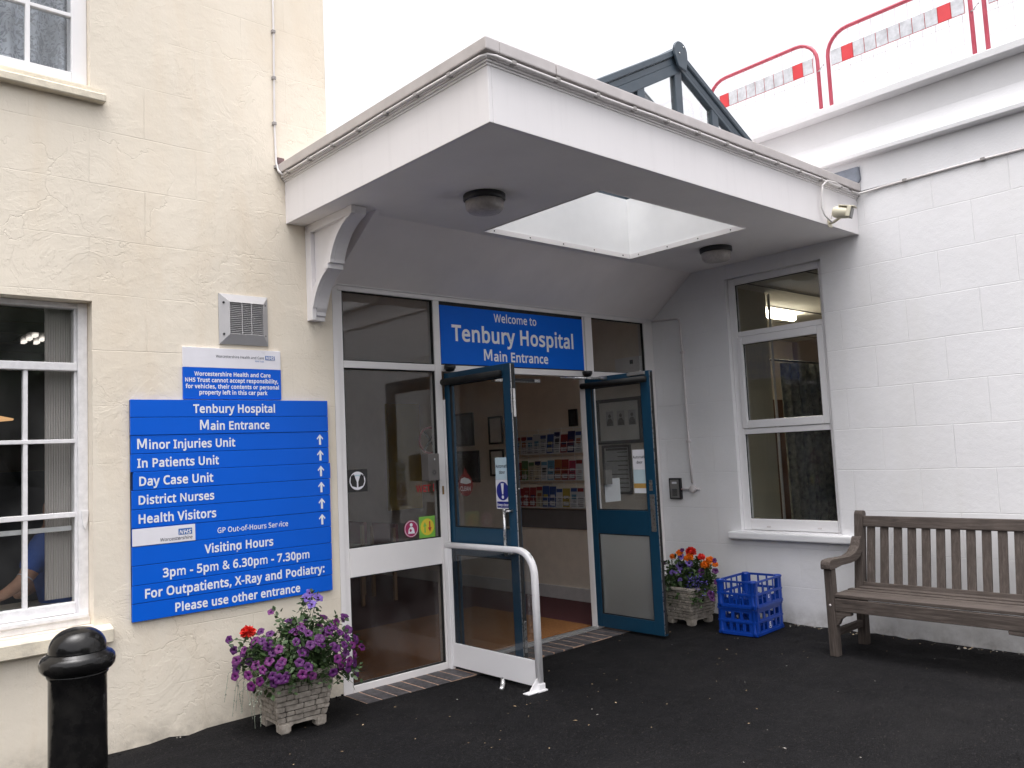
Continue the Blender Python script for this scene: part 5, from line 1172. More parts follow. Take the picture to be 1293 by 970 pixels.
# left planter: purple petunias
pr = random.Random(21)
pt = thing('petunia_plant', 'bushy purple petunias spilling over the planter below the directory sign', 'plant', (-.52, -.32, .31))
base = Vector((-.53, -.32, .33)); tips = []
for i in range(92):
    a = pr.uniform(0, 2 * math.pi); u = pr.uniform(-.10, 1) ; el = math.asin(max(-1, min(1, u)))
    rr = pr.uniform(.78, 1.08)
    x = base.x + .355 * rr * math.cos(a) * math.cos(el) + .03; y = base.y + .30 * rr * math.sin(a) * math.cos(el); z = base.z + .02 + .265 * rr * math.sin(el)
    if y > -.03: y = -.03 - pr.uniform(0, .04)
    tips.append((x, y, z))
tips += [(-.44, -.33, .72), (-.40, -.30, .74), (-.36, -.33, .71), (-.42, -.36, .68), (-.62, -.25, .66), (-.88, -.25, .55), (-.86, -.3, .44), (-.84, -.22, .48), (-.05, -.30, .36), (-.07, -.27, .40), (-.12, -.2, .53), (-.14, -.25, .56), (-.11, -.33, .22), (-.16, -.38, .17), (-.2, -.4, .2), (-.70, -.42, .205), (-.76, -.40, .22), (-.66, -.46, .25), (-.80, -.35, .33), (-.3, -.5, .27), (-.4, -.52, .30), (-.5, -.53, .31), (-.45, -.55, .27), (-.56, -.56, .28), (-.62, -.55, .29), (-.34, -.53, .24), (-.26, -.5, .22), (-.75, -.45, .3), (-.22, -.45, .3), (-.66, -.53, .33), (-.48, -.56, .33), (-.3, -.54, .34), (-.38, -.57, .35), (-.72, -.5, .36), (-.28, -.56, .28), (-.42, -.58, .24), (-.55, -.585, .26), (-.68, -.55, .25), (-.76, -.5, .27), (-.80, -.42, .29), (-.2, -.5, .25), (-.15, -.42, .27), (-.12, -.36, .30), (-.78, -.3, .27), (-.83, -.38, .35), (-.6, -.57, .3)]
mb = MB(); ends = shoots(mb, pr, base, tips, LEAFM, 27, .034, .040); mb.build('foliage', pt)
nf = 0; nf_i = 0
for p, d in ends:
    if nf >= 56 and nf_i < 90: nf_i += 1; continue
    if nf >= 70: break
    forced = nf_i >= 92 and nf_i < 103
    nf_i += 1
    if p.y > -.22 and not forced and pr.random() < .85: continue
    out = (p - base); out.z += .05; nrm = out.normalized() * .8 + Vector((-.28, -.65, .25)) + Vector((pr.gauss(0, .3), pr.gauss(0, .3), pr.gauss(0, .3)))
    top_ = p.z > .66 and p.x > -.5
    me = PET[2] if top_ else pr.choice([PET[0], PET[0], PET[3], PET[1]])
    flower(pt, me, p + d * .012, nrm, pr.uniform(.026, .034) * (1.25 if top_ else 1), pr); nf += 1
extra = random.Random(8)
while nf < 99:
    a = extra.uniform(math.pi * .9, math.pi * 1.85); el = extra.uniform(-.2, 1.0)
    n_ = Vector((math.cos(a) * math.cos(el), math.sin(a) * math.cos(el), math.sin(el))); p = base + Vector((n_.x * .36 + .02, n_.y * .32, .02 + n_.z * .27)) * 1.0
    flower(pt, extra.choice([PET[0], PET[1], PET[3]]), p, n_ + Vector((-.2, -.5, .2)), extra.uniform(.028, .034), extra); nf += 1
def pompom(mb, c, r, n, mat, rg, w):
    c = Vector(c)
    b = bmesh.new(); bmesh.ops.create_icosphere(b, subdivisions=2, radius=r * .62)
    for v in b.verts: v.co = c + v.co * rg.uniform(.85, 1.1)
    mb.bm(b, mat)
    for i in range(n):
        z = 1 - 1.5 * (i + .5) / n; a = i * 2.399; s = math.sqrt(max(0, 1 - z * z)); d = Vector((s * math.cos(a), s * math.sin(a), z))
        d += Vector((rg.gauss(0, .12), rg.gauss(0, .12), rg.gauss(0, .12)))
        leaf(mb, c + d * r * .45, d, Vector((rg.gauss(0, 1), rg.gauss(0, 1), 1)), r * .62, w, mat)
gp = thing('geranium_plant', 'single bright red geranium at the left edge of the purple petunias', 'plant', (-.66, -.3, .31))
mb = MB(); pompom(mb, (-.785, -.27, .575), .042, 70, REDP, pr, .015); mb.build('flower', gp)
mb = MB(); mb.tube([(-.66, -.3, .33), (-.73, -.3, .47), (-.782, -.275, .555)], .004, STEM, 6); mb.build('stem', gp)
tp = thing('trailing_plant', 'silvery trailing foliage hanging from the left side of the petunia planter', 'plant', (-.68, -.28, .33))
mb = MB()
for i in range(11):
    x, y = -.70 + pr.uniform(-.04, .05), -.30 + pr.uniform(-.18, .18); pts = [(x + .05, y, .34), (x - .05, y - .01, .38), (x - .13 - pr.uniform(0, .07), y - .02, .30 + pr.uniform(-.05, .08)), (x - .15 - pr.uniform(0, .05), y - .03, .08 + pr.uniform(0, .14))]
    mb.tube(pts, .0012, SILVERL, 4, caps=False)
    for k in range(26):
        t = pr.uniform(.3, 3); a = Vector(pts[int(min(2, t))]); b = Vector(pts[int(min(2, t)) + 1]); p = a.lerp(b, t - int(min(2, t))); d = Vector((pr.gauss(0, 1), pr.gauss(0, 1), pr.gauss(0, .6)))
        leaf(mb, p, d, Vector((0, 0, 1)), .009, .0045, SILVERL)
mb.build('foliage', tp)
# right planter: mixed
b2 = Vector((3.155, -.52, .315)); tips = []
for i in range(46):
    a = pr.uniform(0, 6.28); el = math.asin(pr.uniform(-.12, 1)); rr = pr.uniform(.75, 1.05)
    tips.append((b2.x + .22 * rr * math.cos(a) * math.cos(el), b2.y + .28 * rr * math.sin(a) * math.cos(el), b2.z + .01 + .24 * rr * math.sin(el)))
tips += [(3.0, -.40, .24), (2.98, -.47, .22), (2.97, -.55, .25), (2.98, -.62, .21), (2.99, -.70, .20), (3.02, -.74, .24), (3.08, -.78, .22), (3.16, -.80, .24), (3.0, -.32, .22), (2.96, -.44, .27), (2.96, -.66, .26), (3.12, -.79, .29), (2.97, -.73, .17), (2.98, -.46, .19)]
pp = thing('petunia_plant', 'small mixed petunia plant with violet veined flowers beside the crates', 'plant', (3.155, -.52, .3))
mb = MB(); ends = shoots(mb, pr, b2, tips, LEAFM, 26, .042, .04); mb.build('foliage', pp)
def at2(u, z, dep=0.0): return Vector((3.05 + dep, u + dep * .75, z + dep * (z - 1.55) / 6.0))
for u, z, k, r in ((-.519, .497, 2, .042), (-.619, .53, 2, .038), (-.536, .581, 2, .036), (-.435, .433, 2, .032), (-.495, .438, 2, .030), (-.51, .379, 2, .024), (-.538, .278, 0, .036), (-.818, .283, 0, .036), (-.83, .25, 0, .03), (-.74, .466, 0, .032), (-.882, .481, 0, .032), (-.334, .512, 0, .028), (-.553, .637, 3, .022), (-.883, .568, 3, .024), (-.887, .39, 0, .028), (-.609, .493, 2, .024)):
    flower(pp, PET[k], at2(u, z, -.02 if z < .45 else .04), Vector((-.75, -.6, .3)) + Vector((pr.gauss(0, .15), pr.gauss(0, .15), pr.gauss(0, .15))), r, pr)
mg = thing('marigold_plant', 'orange marigolds in the planter beside the crates', 'plant', (3.16, -.5, .31))
for u, z, r in ((-.521, .608, .032), (-.446, .572, .028), (-.629, .58, .034), (-.60, .565, .030), (-.782, .522, .040), (-.834, .565, .036), (-.887, .532, .026)):
    mb = MB(); pompom(mb, at2(u, z, .05), r, 55, ORANGE, pr, r * .36); mb.build('flower', mg)
mb = MB()
for u, z in ((-.52, .60), (-.629, .57), (-.78, .51), (-.834, .55)): mb.tube([(3.16, -.52, .31), at2(u, z - .1, .06), at2(u, z - .02, .05)], .003, STEM, 5)
mb.build('stem', mg)
gp = thing('geranium_plant', 'deep red geranium heads rising from the mixed planter by the crates', 'plant', (3.2, -.55, .31))
for u, z, r in ((-.646, .625, .046), (-.75, .585, .034)):
    mb = MB(); pompom(mb, at2(u, z, .08), r, 70, REDP, pr, r * .34); mb.build('flower', gp)
mb = MB()
for u, z in ((-.646, .60), (-.75, .56)): mb.tube([(3.18, -.55, .31), at2(u, z - .15, .1), at2(u, z, .08)], .004, STEM, 5)
mb.build('stem', gp)
lp = thing('lobelia_plant', 'small blue lobelia clump at the front of the mixed planter', 'plant', (3.08, -.58, .31))
mb = MB()
for i in range(150):
    p = at2(-.67 + pr.gauss(0, .05), .37 + pr.gauss(0, .045), -.05 + pr.gauss(0, .02)); d = Vector((pr.gauss(-.6, 1), pr.gauss(-.4, 1), pr.gauss(0, 1)))
    leaf(mb, p, d, Vector((0, 0, 1)), .014, .006, LOBEL)
mb.build('flower', lp)

# ------------------------------------------------------------------ crates
def crate(label, x0, y0, z0, rz, seed):
    c = thing('milk_crate', label, 'crate', (x0, y0, z0), 'stacked blue milk crates'); c.rotation_euler = (0, 0, 0)
    Lx, Ly, H, th = .452, .335, .213, .007
    Rz = Matrix.Rotation(rz, 3, 'Z'); O_ = Vector((x0, y0, z0))
    def Wp(p): return tuple(O_ + Rz @ Vector(p))
    mb = MB()
    def side(Lh, n, fn, panel):
        hol = []
        k_ = 1 if Lh < .4 else 0
        if seed == 1: bands = ((4 + (not k_), .028, .098, .007), (3 + (not k_), .118, .196, .007))
        else: bands = ((4 + (not k_), .034, .094, .014), (3 + (not k_), .126, .178, .014))
        for (nn, za, zb, mg_) in bands:
            w = (Lh - .10) / nn
            for k in range(nn):
                a = .05 + k * w
                if panel and abs((a + w / 2) - Lh / 2) < w * .6 and za < .1: continue
                hol.append((a + mg_, a + w - mg_, za, zb))
        mb.slab((0, Lh), (0, H), hol, 0, th, fn, CRATE)
        # ribs: rim, waist, foot bands stand proud
        for za, zb, pr_ in ((0, .022, .006), (.101, .114, .005), (H - .014, H, .007)):
            P = [fn(0, za, -pr_), fn(Lh, za, -pr_), fn(Lh, zb, -pr_), fn(0, zb, -pr_), fn(0, za, -.0004), fn(Lh, za, -.0004), fn(Lh, zb, -.0004), fn(0, zb, -.0004)]
            mb.add(P, [(0, 1, 2, 3), (0, 4, 5, 1), (1, 5, 6, 2), (2, 6, 7, 3), (3, 7, 4, 0), (7, 6, 5, 4)], CRATE)
    side(Lx, 5, lambda u, v, d: Wp((u, d, v)), True); side(Lx, 5, lambda u, v, d: Wp((Lx - u, Ly - d, v)), False)
    side(Ly, 4, lambda u, v, d: Wp((d, Ly - u, v)), False); side(Ly, 4, lambda u, v, d: Wp((Lx - d, u, v)), False)
    mb.build('wall', c)
    for sx_, sy_ in ((0, 0), (1, 0), (0, 1), (1, 1)):
        px, py = (.022 if not sx_ else Lx - .022), (.022 if not sy_ else Ly - .022)
        m_ = MB(); cc_ = Wp((px, py, 0))
        m_.lathe([(.030, .0), (.030, .03), (.027, .04), (.027, H - .02), (.031, H - .012), (.029, H + .004), (.012, H + .007)], cc_, CRATE, 18); m_.build('corner_post', c)
    m_ = MB()
    n = 6
    for i in range(1, n): m_.box(0, 0, 0, 0, 0, 0, CRATE) if False else None
    for i in range(7):
        for (a, b) in (((.01 + i * (Lx - .026) / 6, .008, .006), (.016 + i * (Lx - .026) / 6, Ly - .008, .016)),):
            P = [Wp(q) for q in ((a[0], a[1], a[2]), (b[0], a[1], a[2]), (b[0], b[1], a[2]), (a[0], b[1], a[2]), (a[0], a[1], b[2]), (b[0], a[1], b[2]), (b[0], b[1], b[2]), (a[0], b[1], b[2]))]
            m_.add(P, [(0, 3, 2, 1), (4, 5, 6, 7), (0, 1, 5, 4), (1, 2, 6, 5), (2, 3, 7, 6), (3, 0, 4, 7)], CRATE)
    for i in range(1, 6):
        for j in range(1, 5):
            m_.lathe([(.010, .005), (.007, .075), (.003, .08)], Wp((i * Lx / 6, j * Ly / 5, 0)), CRATE, 8)
    for i in range(1, 6):
        x = i * Lx / 6; P = [Wp(q) for q in ((x - .002, .008, .005), (x + .002, .008, .005), (x + .002, Ly - .008, .005), (x - .002, Ly - .008, .005), (x - .002, .008, .06), (x + .002, .008, .06), (x + .002, Ly - .008, .06), (x - .002, Ly - .008, .06))]
        m_.add(P, [(0, 3, 2, 1), (4, 5, 6, 7), (0, 1, 5, 4), (1, 2, 6, 5), (2, 3, 7, 6), (3, 0, 4, 7)], CRATE)
    for j in range(1, 5):
        y = j * Ly / 5; P = [Wp(q) for q in ((.008, y - .002, .004), (Lx - .008, y - .002, .004), (Lx - .008, y + .002, .004), (.008, y + .002, .004), (.008, y - .002, .058), (Lx - .008, y - .002, .058), (Lx - .008, y + .002, .058), (.008, y + .002, .058))]
        m_.add(P, [(0, 3, 2, 1), (4, 5, 6, 7), (0, 1, 5, 4), (1, 2, 6, 5), (2, 3, 7, 6), (3, 0, 4, 7)], CRATE)
    m_.build('bottle_divider', c)
    # white printed mark on the long side
    m_ = MB(); fn = lambda u, v: Wp((u, -.0012, v)); ex = Lx / 2
    if seed == 1:
        ez = .06; 
        quad(m_, ex - .012, ex - .004, ez, ez + .026, fn, WPANEL); quad(m_, ex - .004, ex + .008, ez, ez + .009, fn, WPANEL); quad(m_, ex - .004, ex + .006, ez + .017, ez + .026, fn, WPANEL)
    else:
        ez = .05
        quad(m_, ex - .012, ex - .003, ez, ez + .035, fn, WPANEL); quad(m_, ex - .003, ex + .012, ez, ez + .008, fn, WPANEL); quad(m_, ex - .003, ex + .010, ez + .014, ez + .021, fn, WPANEL); quad(m_, ex - .003, ex + .012, ez + .027, ez + .035, fn, WPANEL)
        pa = [(ex + .027 * math.cos(R(a)), ez + .010 + .027 * math.sin(R(a))) for a in range(190, 351, 20)]; pb = [(ex + .023 * math.cos(R(a)), ez + .010 + .023 * math.sin(R(a))) for a in range(190, 351, 20)]
        for i in range(len(pa) - 1): m_.add([fn(*pa[i]), fn(*pa[i + 1]), fn(*pb[i + 1]), fn(*pb[i])], [(0, 1, 2, 3)], WPANEL)
    m_.build('emblem', c)
crate('lower blue milk crate standing on the asphalt against the white wall', 2.95, -1.303, .006, R(4), 0)
crate('upper blue milk crate stacked on top of the other crate', 2.940, -1.310, .006 + .2165, R(3.2), 1)

# ------------------------------------------------------------------ bench
bn = thing('park_bench', 'weathered grey brown slatted wooden bench against the white wall', 'bench', (3.05, -2.65, 0))
yL, yR = -2.0, -3.43
for y in (yL, yR):
    o_ = -1 if y == yL else 1
    ya, yb = (y, y - .062) if y == yL else (y, y + .062)
    mb = MB(); mb.box(2.762, 2.825, ya, yb, .0, .612, WOODZ, .006); mb.build('leg', bn)
    mb = MB(); P = [(3.205, .0), (3.275, .0), (3.285, .42), (3.365, .965), (3.345, .985), (3.315, .985), (3.298, .965), (3.215, .42)]
    mb.prism(P, 'x', 0, 1, WOODZ, .006)
    mb.v = [(v[1], min(ya, yb) + v[0] * .062, v[2]) for v in mb.v]; mb.build('leg', bn)
    # arm rest: level at the front, sweeping up to the back post
    mb = MB()
    prof_ = [(2.735, .612), (2.735, .655), (2.75, .676), (2.82, .680), (2.92, .675), (3.05, .672), (3.14, .690), (3.20, .730), (3.235, .790), (3.262, .80), (3.255, .70), (3.21, .655), (3.14, .632), (3.05, .624), (2.92, .625), (2.82, .614)]
    yc_ = (ya + yb) / 2
    mb.prism(prof_, 'x', 0, 1, WOODX, .008); mb.v = [(v[1], yc_ - .036 + v[0] * .072, v[2]) for v in mb.v]; mb.build('armrest', bn)
    mb = MB(); mb.box(2.826, 3.204, yc_ - .018, yc_ + .018, .135, .185, WOODX, .004); mb.build('stretcher', bn)
    mb = MB(); mb.box(2.826, 3.21, yc_ - .02, yc_ + .02, .33, .395, WOODX, .004); mb.build('side_rail', bn)
    # corner gusset under the apron
    e = -1 if y == yL else 1
    y1 = yb
    ge = .115 if y == yL else .2
    g = [(y1, .318)] + [(y1 + e * ge, .318), (y1 + e * (ge - .003), .295), (y1 + e * .07, .288), (y1 + e * .035, .262), (y1 + e * .018, .225), (y1, .215)]
    mb = MB(); mb.prism(g, 'x', 2.772, 2.812, WOODY, .003); mb.build('bracket', bn)
    mb = MB()
    for z in (.36,): mb.lathe([(.009, 0), (.009, -.002)], (2.762, (ya + yb) / 2, z), PIPE, 10, 'x')
    mb.build('dowel_plug', bn)
yi0, yi1 = yL - .0625, yR + .0625
mb = MB(); mb.box(2.770, 2.806, yi0, yi1, .319, .408, WOODY, .004); mb.build('apron', bn)
mb = MB(); mb.box(3.215, 3.245, yi0, yi1, .33, .40, WOODY, .004); mb.build('back_rail', bn)
mb = MB(); mb.box(-.018, .018, yi0, yi1, -.041, .041, WOODY, .008); tl = Matrix.Rotation(R(-10), 3, 'Y')
mb.v = [tuple(tl.transposed() @ Vector((v[0], 0, v[2])) + Vector((3.322, v[1], .905))) for v in mb.v]; mb.build('top_rail', bn)
for i in range(6):
    x = 2.778 + i * .074; z = .415 - .012 * math.sin(math.pi * i / 5)
    ex = .0 if i else 0
    mb = MB(); mb.box(x, x + .062, (yL + .012 if i == 0 and False else yi0 + (.05 if 0 < i < 5 else .0)), yi1 - (.05 if 0 < i < 5 else 0), z, z + .022, WOODY, .004); mb.build('seat_slat', bn)
ns_ = 13
for i in range(ns_):
    y = yi0 - .052 - i * (yi0 - yi1 - .052 * 2 - .0) / (ns_ - 1)
    mb = MB(); mb.box(-.010, .010, y - .029, y + .029, -.232, .232, WOODZ, .004)
    mb.v = [tuple(tl.transposed() @ Vector((v[0], 0, v[2])) + Vector((3.284, v[1], .655))) for v in mb.v]; mb.build('back_slat', bn)
mb = MB(); mb.box(-.016, .016, yi0, yi1, -.03, .03, WOODY, .005)
mb.v = [tuple(tl.transposed() @ Vector((v[0], 0, v[2])) + Vector((3.246, v[1], .432))) for v in mb.v]; mb.build('lower_rail', bn)

# ------------------------------------------------------------------ bollard
bo = thing('bollard', 'glossy black domed bollard in front of the cream wall', 'bollard', (-2.005, -1.45, 0))
bc = (-2.005, -1.45, 0)
mb = MB(); mb.lathe([(.104, -.05), (.104, .05), (.102, .70), (.102, .775), (.108, .785), (.108, .795)], bc, BLACKG, 48); mb.build('post', bo)
mb = MB(); mb.lathe([(.109, .7955), (.122, .802), (.131, .815), (.134, .832), (.131, .848), (.121, .860), (.108, .866), (.106, .870), (.1035, .8705)], bc, BLACKG, 48); mb.build('collar', bo)
mb = MB(); mb.lathe([(.1035, .871)] + [(.1025 * math.cos(R(a)) ** .8, .874 + .086 * math.sin(R(a))) for a in range(0, 90, 6)] + [(.004, .960)], bc, BLACKG, 48); mb.build('cap', bo)

# ------------------------------------------------------------------ red barriers on the roof
def barrier(label, y0, y1, full=True):
    t = thing('crowd_barrier', label, 'barrier', (3.8, (y0 + y1) / 2, 4.0), 'red barriers along the roof parapet')
    x = 3.8; r = .19; zt_, zb_ = 5.0, 4.03
    p = [(x, y0, zb_), (x, y0, zt_ - r)] + [(x, y0 - r + r * math.cos(a), zt_ - r + r * math.sin(a)) for a in [R(k) for k in range(15, 90, 15)]] + [(x, y0 - r, zt_), (x, y1 + r, zt_)] + [(x, y1 + r - r * math.sin(a), zt_ - r + r * math.cos(a)) for a in [R(k) for k in range(15, 90, 15)]] + [(x, y1, zt_ - r), (x, y1, zb_)]
    mb = MB(); mb.tube(p, .0165, RED, 12); mb.tube([(x, y0, 4.12), (x, y1, 4.12)], .014, RED, 8); mb.build('frame', t)
    a, b = y0 - .035, y1 + .035; z0, z1 = 4.708, 4.838; n = 11; w = (a - b) / n
    mb = MB(); mb.box(x - .018, x - .012, b, a, z0, z1, REDC, .0)
    bd = mb.build('board', t)
    for k in range(n):
        m_ = MB(); m_.box(x - .0215, x - .0182, a - k * w - .003, a - (k + 1) * w + .003, z0 + .002, z1 - .002, REDB if k in (1, n - 2) else GREYB); m_.build('board_panel', bd)
    mb = MB(); k = y0 - .09
    while k > y1 + .03: mb.tube([(x, k, 4.12), (x, k, 4.985)], .0021, WIREM, 4, caps=False); k -= .098
    for z in (4.30, 4.48, 4.66): mb.tube([(x, y0, z), (x, y1, z)], .0021, WIREM, 4, caps=False)
    mb.build('wire_mesh', t)
    mb = MB(); mb.box(x - .03, x + .03, y0 - .2, y0 - .14, 4.004, 4.05, DARK); mb.box(x - .25, x + .25, y0 - .10, y0 - .05, 4.004, 4.028, DARK); mb.box(x - .25, x + .25, y1 + .05, y1 + .10, 4.004, 4.028, DARK); mb.build('foot', t)
    mb = MB(); mb.tube([(x - .01, y1, 4.705), (x - .03, y1 - .03, 4.70), (x - .03, y1 - .05, 4.735), (x - .012, y1 - .06, 4.745)], .006, STEEL, 6); mb.build('hook', t)
barrier('red roof barrier nearest the glass lantern with a striped board', -.655, -1.758)
barrier('middle red roof barrier with a striped board, seen whole above the parapet', -1.852, -2.985)
barrier('red roof barrier cut off at the right edge of the photo', -3.078, -4.2)

# ------------------------------------------------------------------ inside the hall
NUM = ['first', 'second', 'third', 'fourth', 'fifth', 'sixth', 'seventh', 'eighth', 'ninth', 'tenth', 'eleventh', 'twelfth', 'thirteenth']
RKX = 3.449
rk = thing('leaflet_rack', 'wire wall rack with three rows of leaflets inside the hall', 'rack', (3.43, 1.4, .95))
rowz = [(.950, 'bottom'), (1.238, 'middle'), (1.525, 'top')]
for z, nm in rowz:
    mb = MB(); mb.box(3.365, RKX, .86, 1.95, z - .006, z, PVC, .001); mb.build('shelf', rk)
    mb = MB()
    for zz in (z + .05, z + .11): mb.tube([(3.362, .86, zz), (3.362, 1.95, zz)], .0022, PVC, 5)
    y = .86
    while y < 1.96: mb.tube([(3.362, y, z), (3.362, y, z + .12)], .0018, PVC, 4); y += .11
    mb.build('wire', rk)
mb = MB()
for i in range(7): mb.tube([(3.44, .87 + i * .178, .94), (3.44, .87 + i * .178, 1.80)], .0025, PVC, 5)
for z in (1.785, 1.74, 1.49, 1.2): mb.tube([(3.44, .86, z), (3.44, 1.95, z)], .0022, PVC, 5)
mb.build('back_frame', rk)
lc = {'white': (.62, .63, .66), 'blue': (.05, .10, .30), 'red': (.34, .05, .05), 'yellow': (.48, .37, .08), 'pale blue': (.14, .32, .46), 'orange': (.40, .15, .06), 'pink': (.45, .06, .12), 'green': (.12, .22, .10), 'cream': (.55, .48, .36), 'navy': (.03, .035, .12)}
lm = {k: mk('leaflet_' + k.replace(' ', '_'), tuple(x * .78 for x in v), .45, var=.06) for k, v in lc.items()}
spec = {'top': ['white', 'navy', 'red', 'white', 'blue', 'white', 'white', 'white', 'white', 'cream'], 'middle': ['white', 'pink', 'red', 'orange', 'pale blue', 'white', 'cream', 'cream', 'green', 'red'], 'bottom': ['white', 'white', 'yellow', 'white', 'blue', 'blue', 'cream', 'red', 'red', 'red']}
acc = {'top': ['blue', 'red', 'navy', 'navy', 'yellow', 'blue', 'white', 'blue', 'red', 'red'], 'middle': ['red', 'white', 'orange', 'red', 'white', 'pale blue', 'navy', 'green', 'yellow', 'cream'], 'bottom': ['red', 'blue', 'white', 'blue', 'white', 'yellow', 'red', 'navy', 'white', 'cream']}
lf = random.Random(9)
for z, nm in rowz:
    for i in range(10):
        y1 = .90 + i * .104; w = lf.uniform(.094, .1); h = lf.uniform(.19, .225); lean = lf.uniform(.012, .03)
        c1, c2 = lm[spec[nm][i]], lm[acc[nm][i]]
        mb = MB(); x0 = 3.385
        def LF(u, v, d=0.0): return (x0 + lean * v / h - d, y1 + u, z + .003 + v)
        P = [LF(0, 0), LF(w, 0), LF(w, h), LF(0, h), LF(0, 0, -.008), LF(w, 0, -.008), LF(w, h, -.008), LF(0, h, -.008)]
        mb.add(P, [(0, 1, 2, 3), (7, 6, 5, 4), (0, 4, 5, 1), (1, 5, 6, 2), (2, 6, 7, 3), (3, 7, 4, 0)], c1)
        if spec[nm][i] == 'white' or spec[nm][i] == 'cream':
            quad(mb, .006, w - .006, h * .80, h - .004, lambda u, v: LF(u, v, .0012), c2)
            if lf.random() < .6: quad(mb, .012, w - .02, h * .42, h * .66, lambda u, v: LF(u, v, .0012), lf.choice([MATS['grey_photograph'], c2, lm['pale blue'], lm['orange']]))
        else:
            quad(mb, .010, w - .010, h * .08, h * .30, lambda u, v: LF(u, v, .0012), lm['white'])
            quad(mb, .012, w - .016, h * .45, h * .60, lambda u, v: LF(u, v, .0012), c2)
        for k in range(lf.randint(5, 9)):
            b = (.06 + .1 * k) * h; u0 = lf.uniform(.008, .02); quad(mb, u0, lf.uniform(.05, w - .008), b, b + lf.choice([.003, .004, .007]), lambda u, v: LF(u, v, .0018), lf.choice([MATS['grey_photograph'], c2, MATS['grey_photograph']]))
        o = mb.build('leaflet'); o['group'] = 'leaflets in the hall wall rack'
        # left to right in the photo runs from far to near
        tag(o, '%s leaflet with %s print, %s from the left in the %s rack row' % (spec[nm][i], acc[nm][i], NUM[9 - i], nm), 'leaflet', 'leaflets in the hall wall rack')
def picture(label, y0, y1, z0, z1, inner, fw=.03, x=3.4495, fr=FRAMEB):
    t = thing('picture_frame', label, 'picture', (x, (y0 + y1) / 2, z0))
    mb = MB()
    mb.box(x - .02, x, y0, y0 + fw, z0, z1, fr, .002); mb.box(x - .02, x, y1 - fw, y1, z0, z1, fr, .002); mb.box(x - .02, x, y0 + fw, y1 - fw, z0, z0 + fw, fr, .002); mb.box(x - .02, x, y0 + fw, y1 - fw, z1 - fw, z1, fr, .002)
    mb.build('frame', t); mb = MB(); mb.box(x - .008, x - .001, y0 + fw, y1 - fw, z0 + fw, z1 - fw, inner); c = mb.build('print', t); return t, c
t, c = picture('wide black framed print of three grey portraits behind the right door glass', .12, .70, 1.59, 2.045, MOUNT, .035)
for k in range(3):
    y = .24 + k * .145; mb = MB(); mb.box(3.438, 3.4412, y - .05, y + .05, 1.77, 1.92, NOTICE)
    fn = lambda u, v: (3.4372, u, v); disc(mb, y, 1.872, .019, fn, PHOTO); mb.add([fn(y + a, z) for a, z in ((-.042, 1.775), (.042, 1.775), (.038, 1.82), (.016, 1.848), (-.016, 1.848), (-.038, 1.82))], [tuple(range(6))], PHOTO)
    mb.build('portrait', c)
t, c = picture('dark framed notice board of printed sheets behind the right door glass', .285, .655, 1.09, 1.58, NOTICE, .025)
mb = MB(); fn = lambda u, v: (3.4405, u, v)
for i in range(9): quad(mb, .33, .46 if i % 3 else .60, 1.15 + i * .044, 1.16 + i * .044, fn, FRAMEB)
quad(mb, .33, .61, 1.525, 1.548, fn, FRAMEB); mb.build('print_lines', c)
picture('small dark picture high on the hall wall beside the leaflets', .98, 1.10, 1.80, 1.98, PHOTO, .02)
picture('upper tall black frame behind the left door glass', 2.17, 2.42, 1.66, 1.985, MOUNT, .022)
picture('lower tall black frame behind the left door glass', 2.17, 2.42, 1.29, 1.60, MOUNT, .022)
picture('dark square picture deep in the hall, upper one', 2.70, 3.17, 1.66, 2.06, PHOTO, .03)
picture('dark square picture deep in the hall, lower one', 2.62, 3.22, 1.22, 1.60, PHOTO, .03)
t = thing('wall_cabinet', 'pale wall box high on the hall wall behind the upper right pane', 'box', (3.4, .2, 2.2))
mb = MB(); mb.box(3.37, 3.449, .05, .36, 2.18, 2.43, PVC, .004); mb.build('case', t); mb = MB(); mb.box(3.367, 3.3698, .13, .17, 2.36, 2.40, DARK); mb.build('label_plate', t)
o = MB().box(2.95, 3.446, 3.8, 3.86, .9, 2.25, YEL, .003).build('notice_board'); tag(o, 'yellow board at the back of the hall seen through the left window', 'board')
def chair(label, x, y, rz):
    t = thing('waiting_chair', label, 'chair', (x, y, -.02), 'red waiting chairs in the hall'); Rz = Matrix.Rotation(rz, 3, 'Z'); O_ = Vector((x, y, -.02))
    def part(name, mat, x0, x1, y0, y1, z0, z1, bv=.008):
        m_ = MB(); m_.box(x0, x1, y0, y1, z0, z1, mat, bv); m_.v = [tuple(O_ + Rz @ Vector(v)) for v in m_.v]; m_.build(name, t)
    part('seat', CHAIRR, -.24, .24, -.24, .24, .40, .47, .02); part('backrest', CHAIRR, -.24, .24, .22, .27, .58, .84, .015)
    for sx_ in (-1, 1):
        for sy_ in (-1, 1): part('leg', CHAIRW, sx_ * .22 - .018, sx_ * .22 + .018, sy_ * .21 - .018, sy_ * .21 + .018, 0, .40 if sy_ < 0 else .80, .003)
for i, (x, y, rz, lb) in enumerate(((2.15, 3.1, R(-90), 'red waiting chair nearest the side window'), (2.15, 3.75, R(-90), 'red waiting chair farther back in the hall'))): chair(lb, x, y, rz)

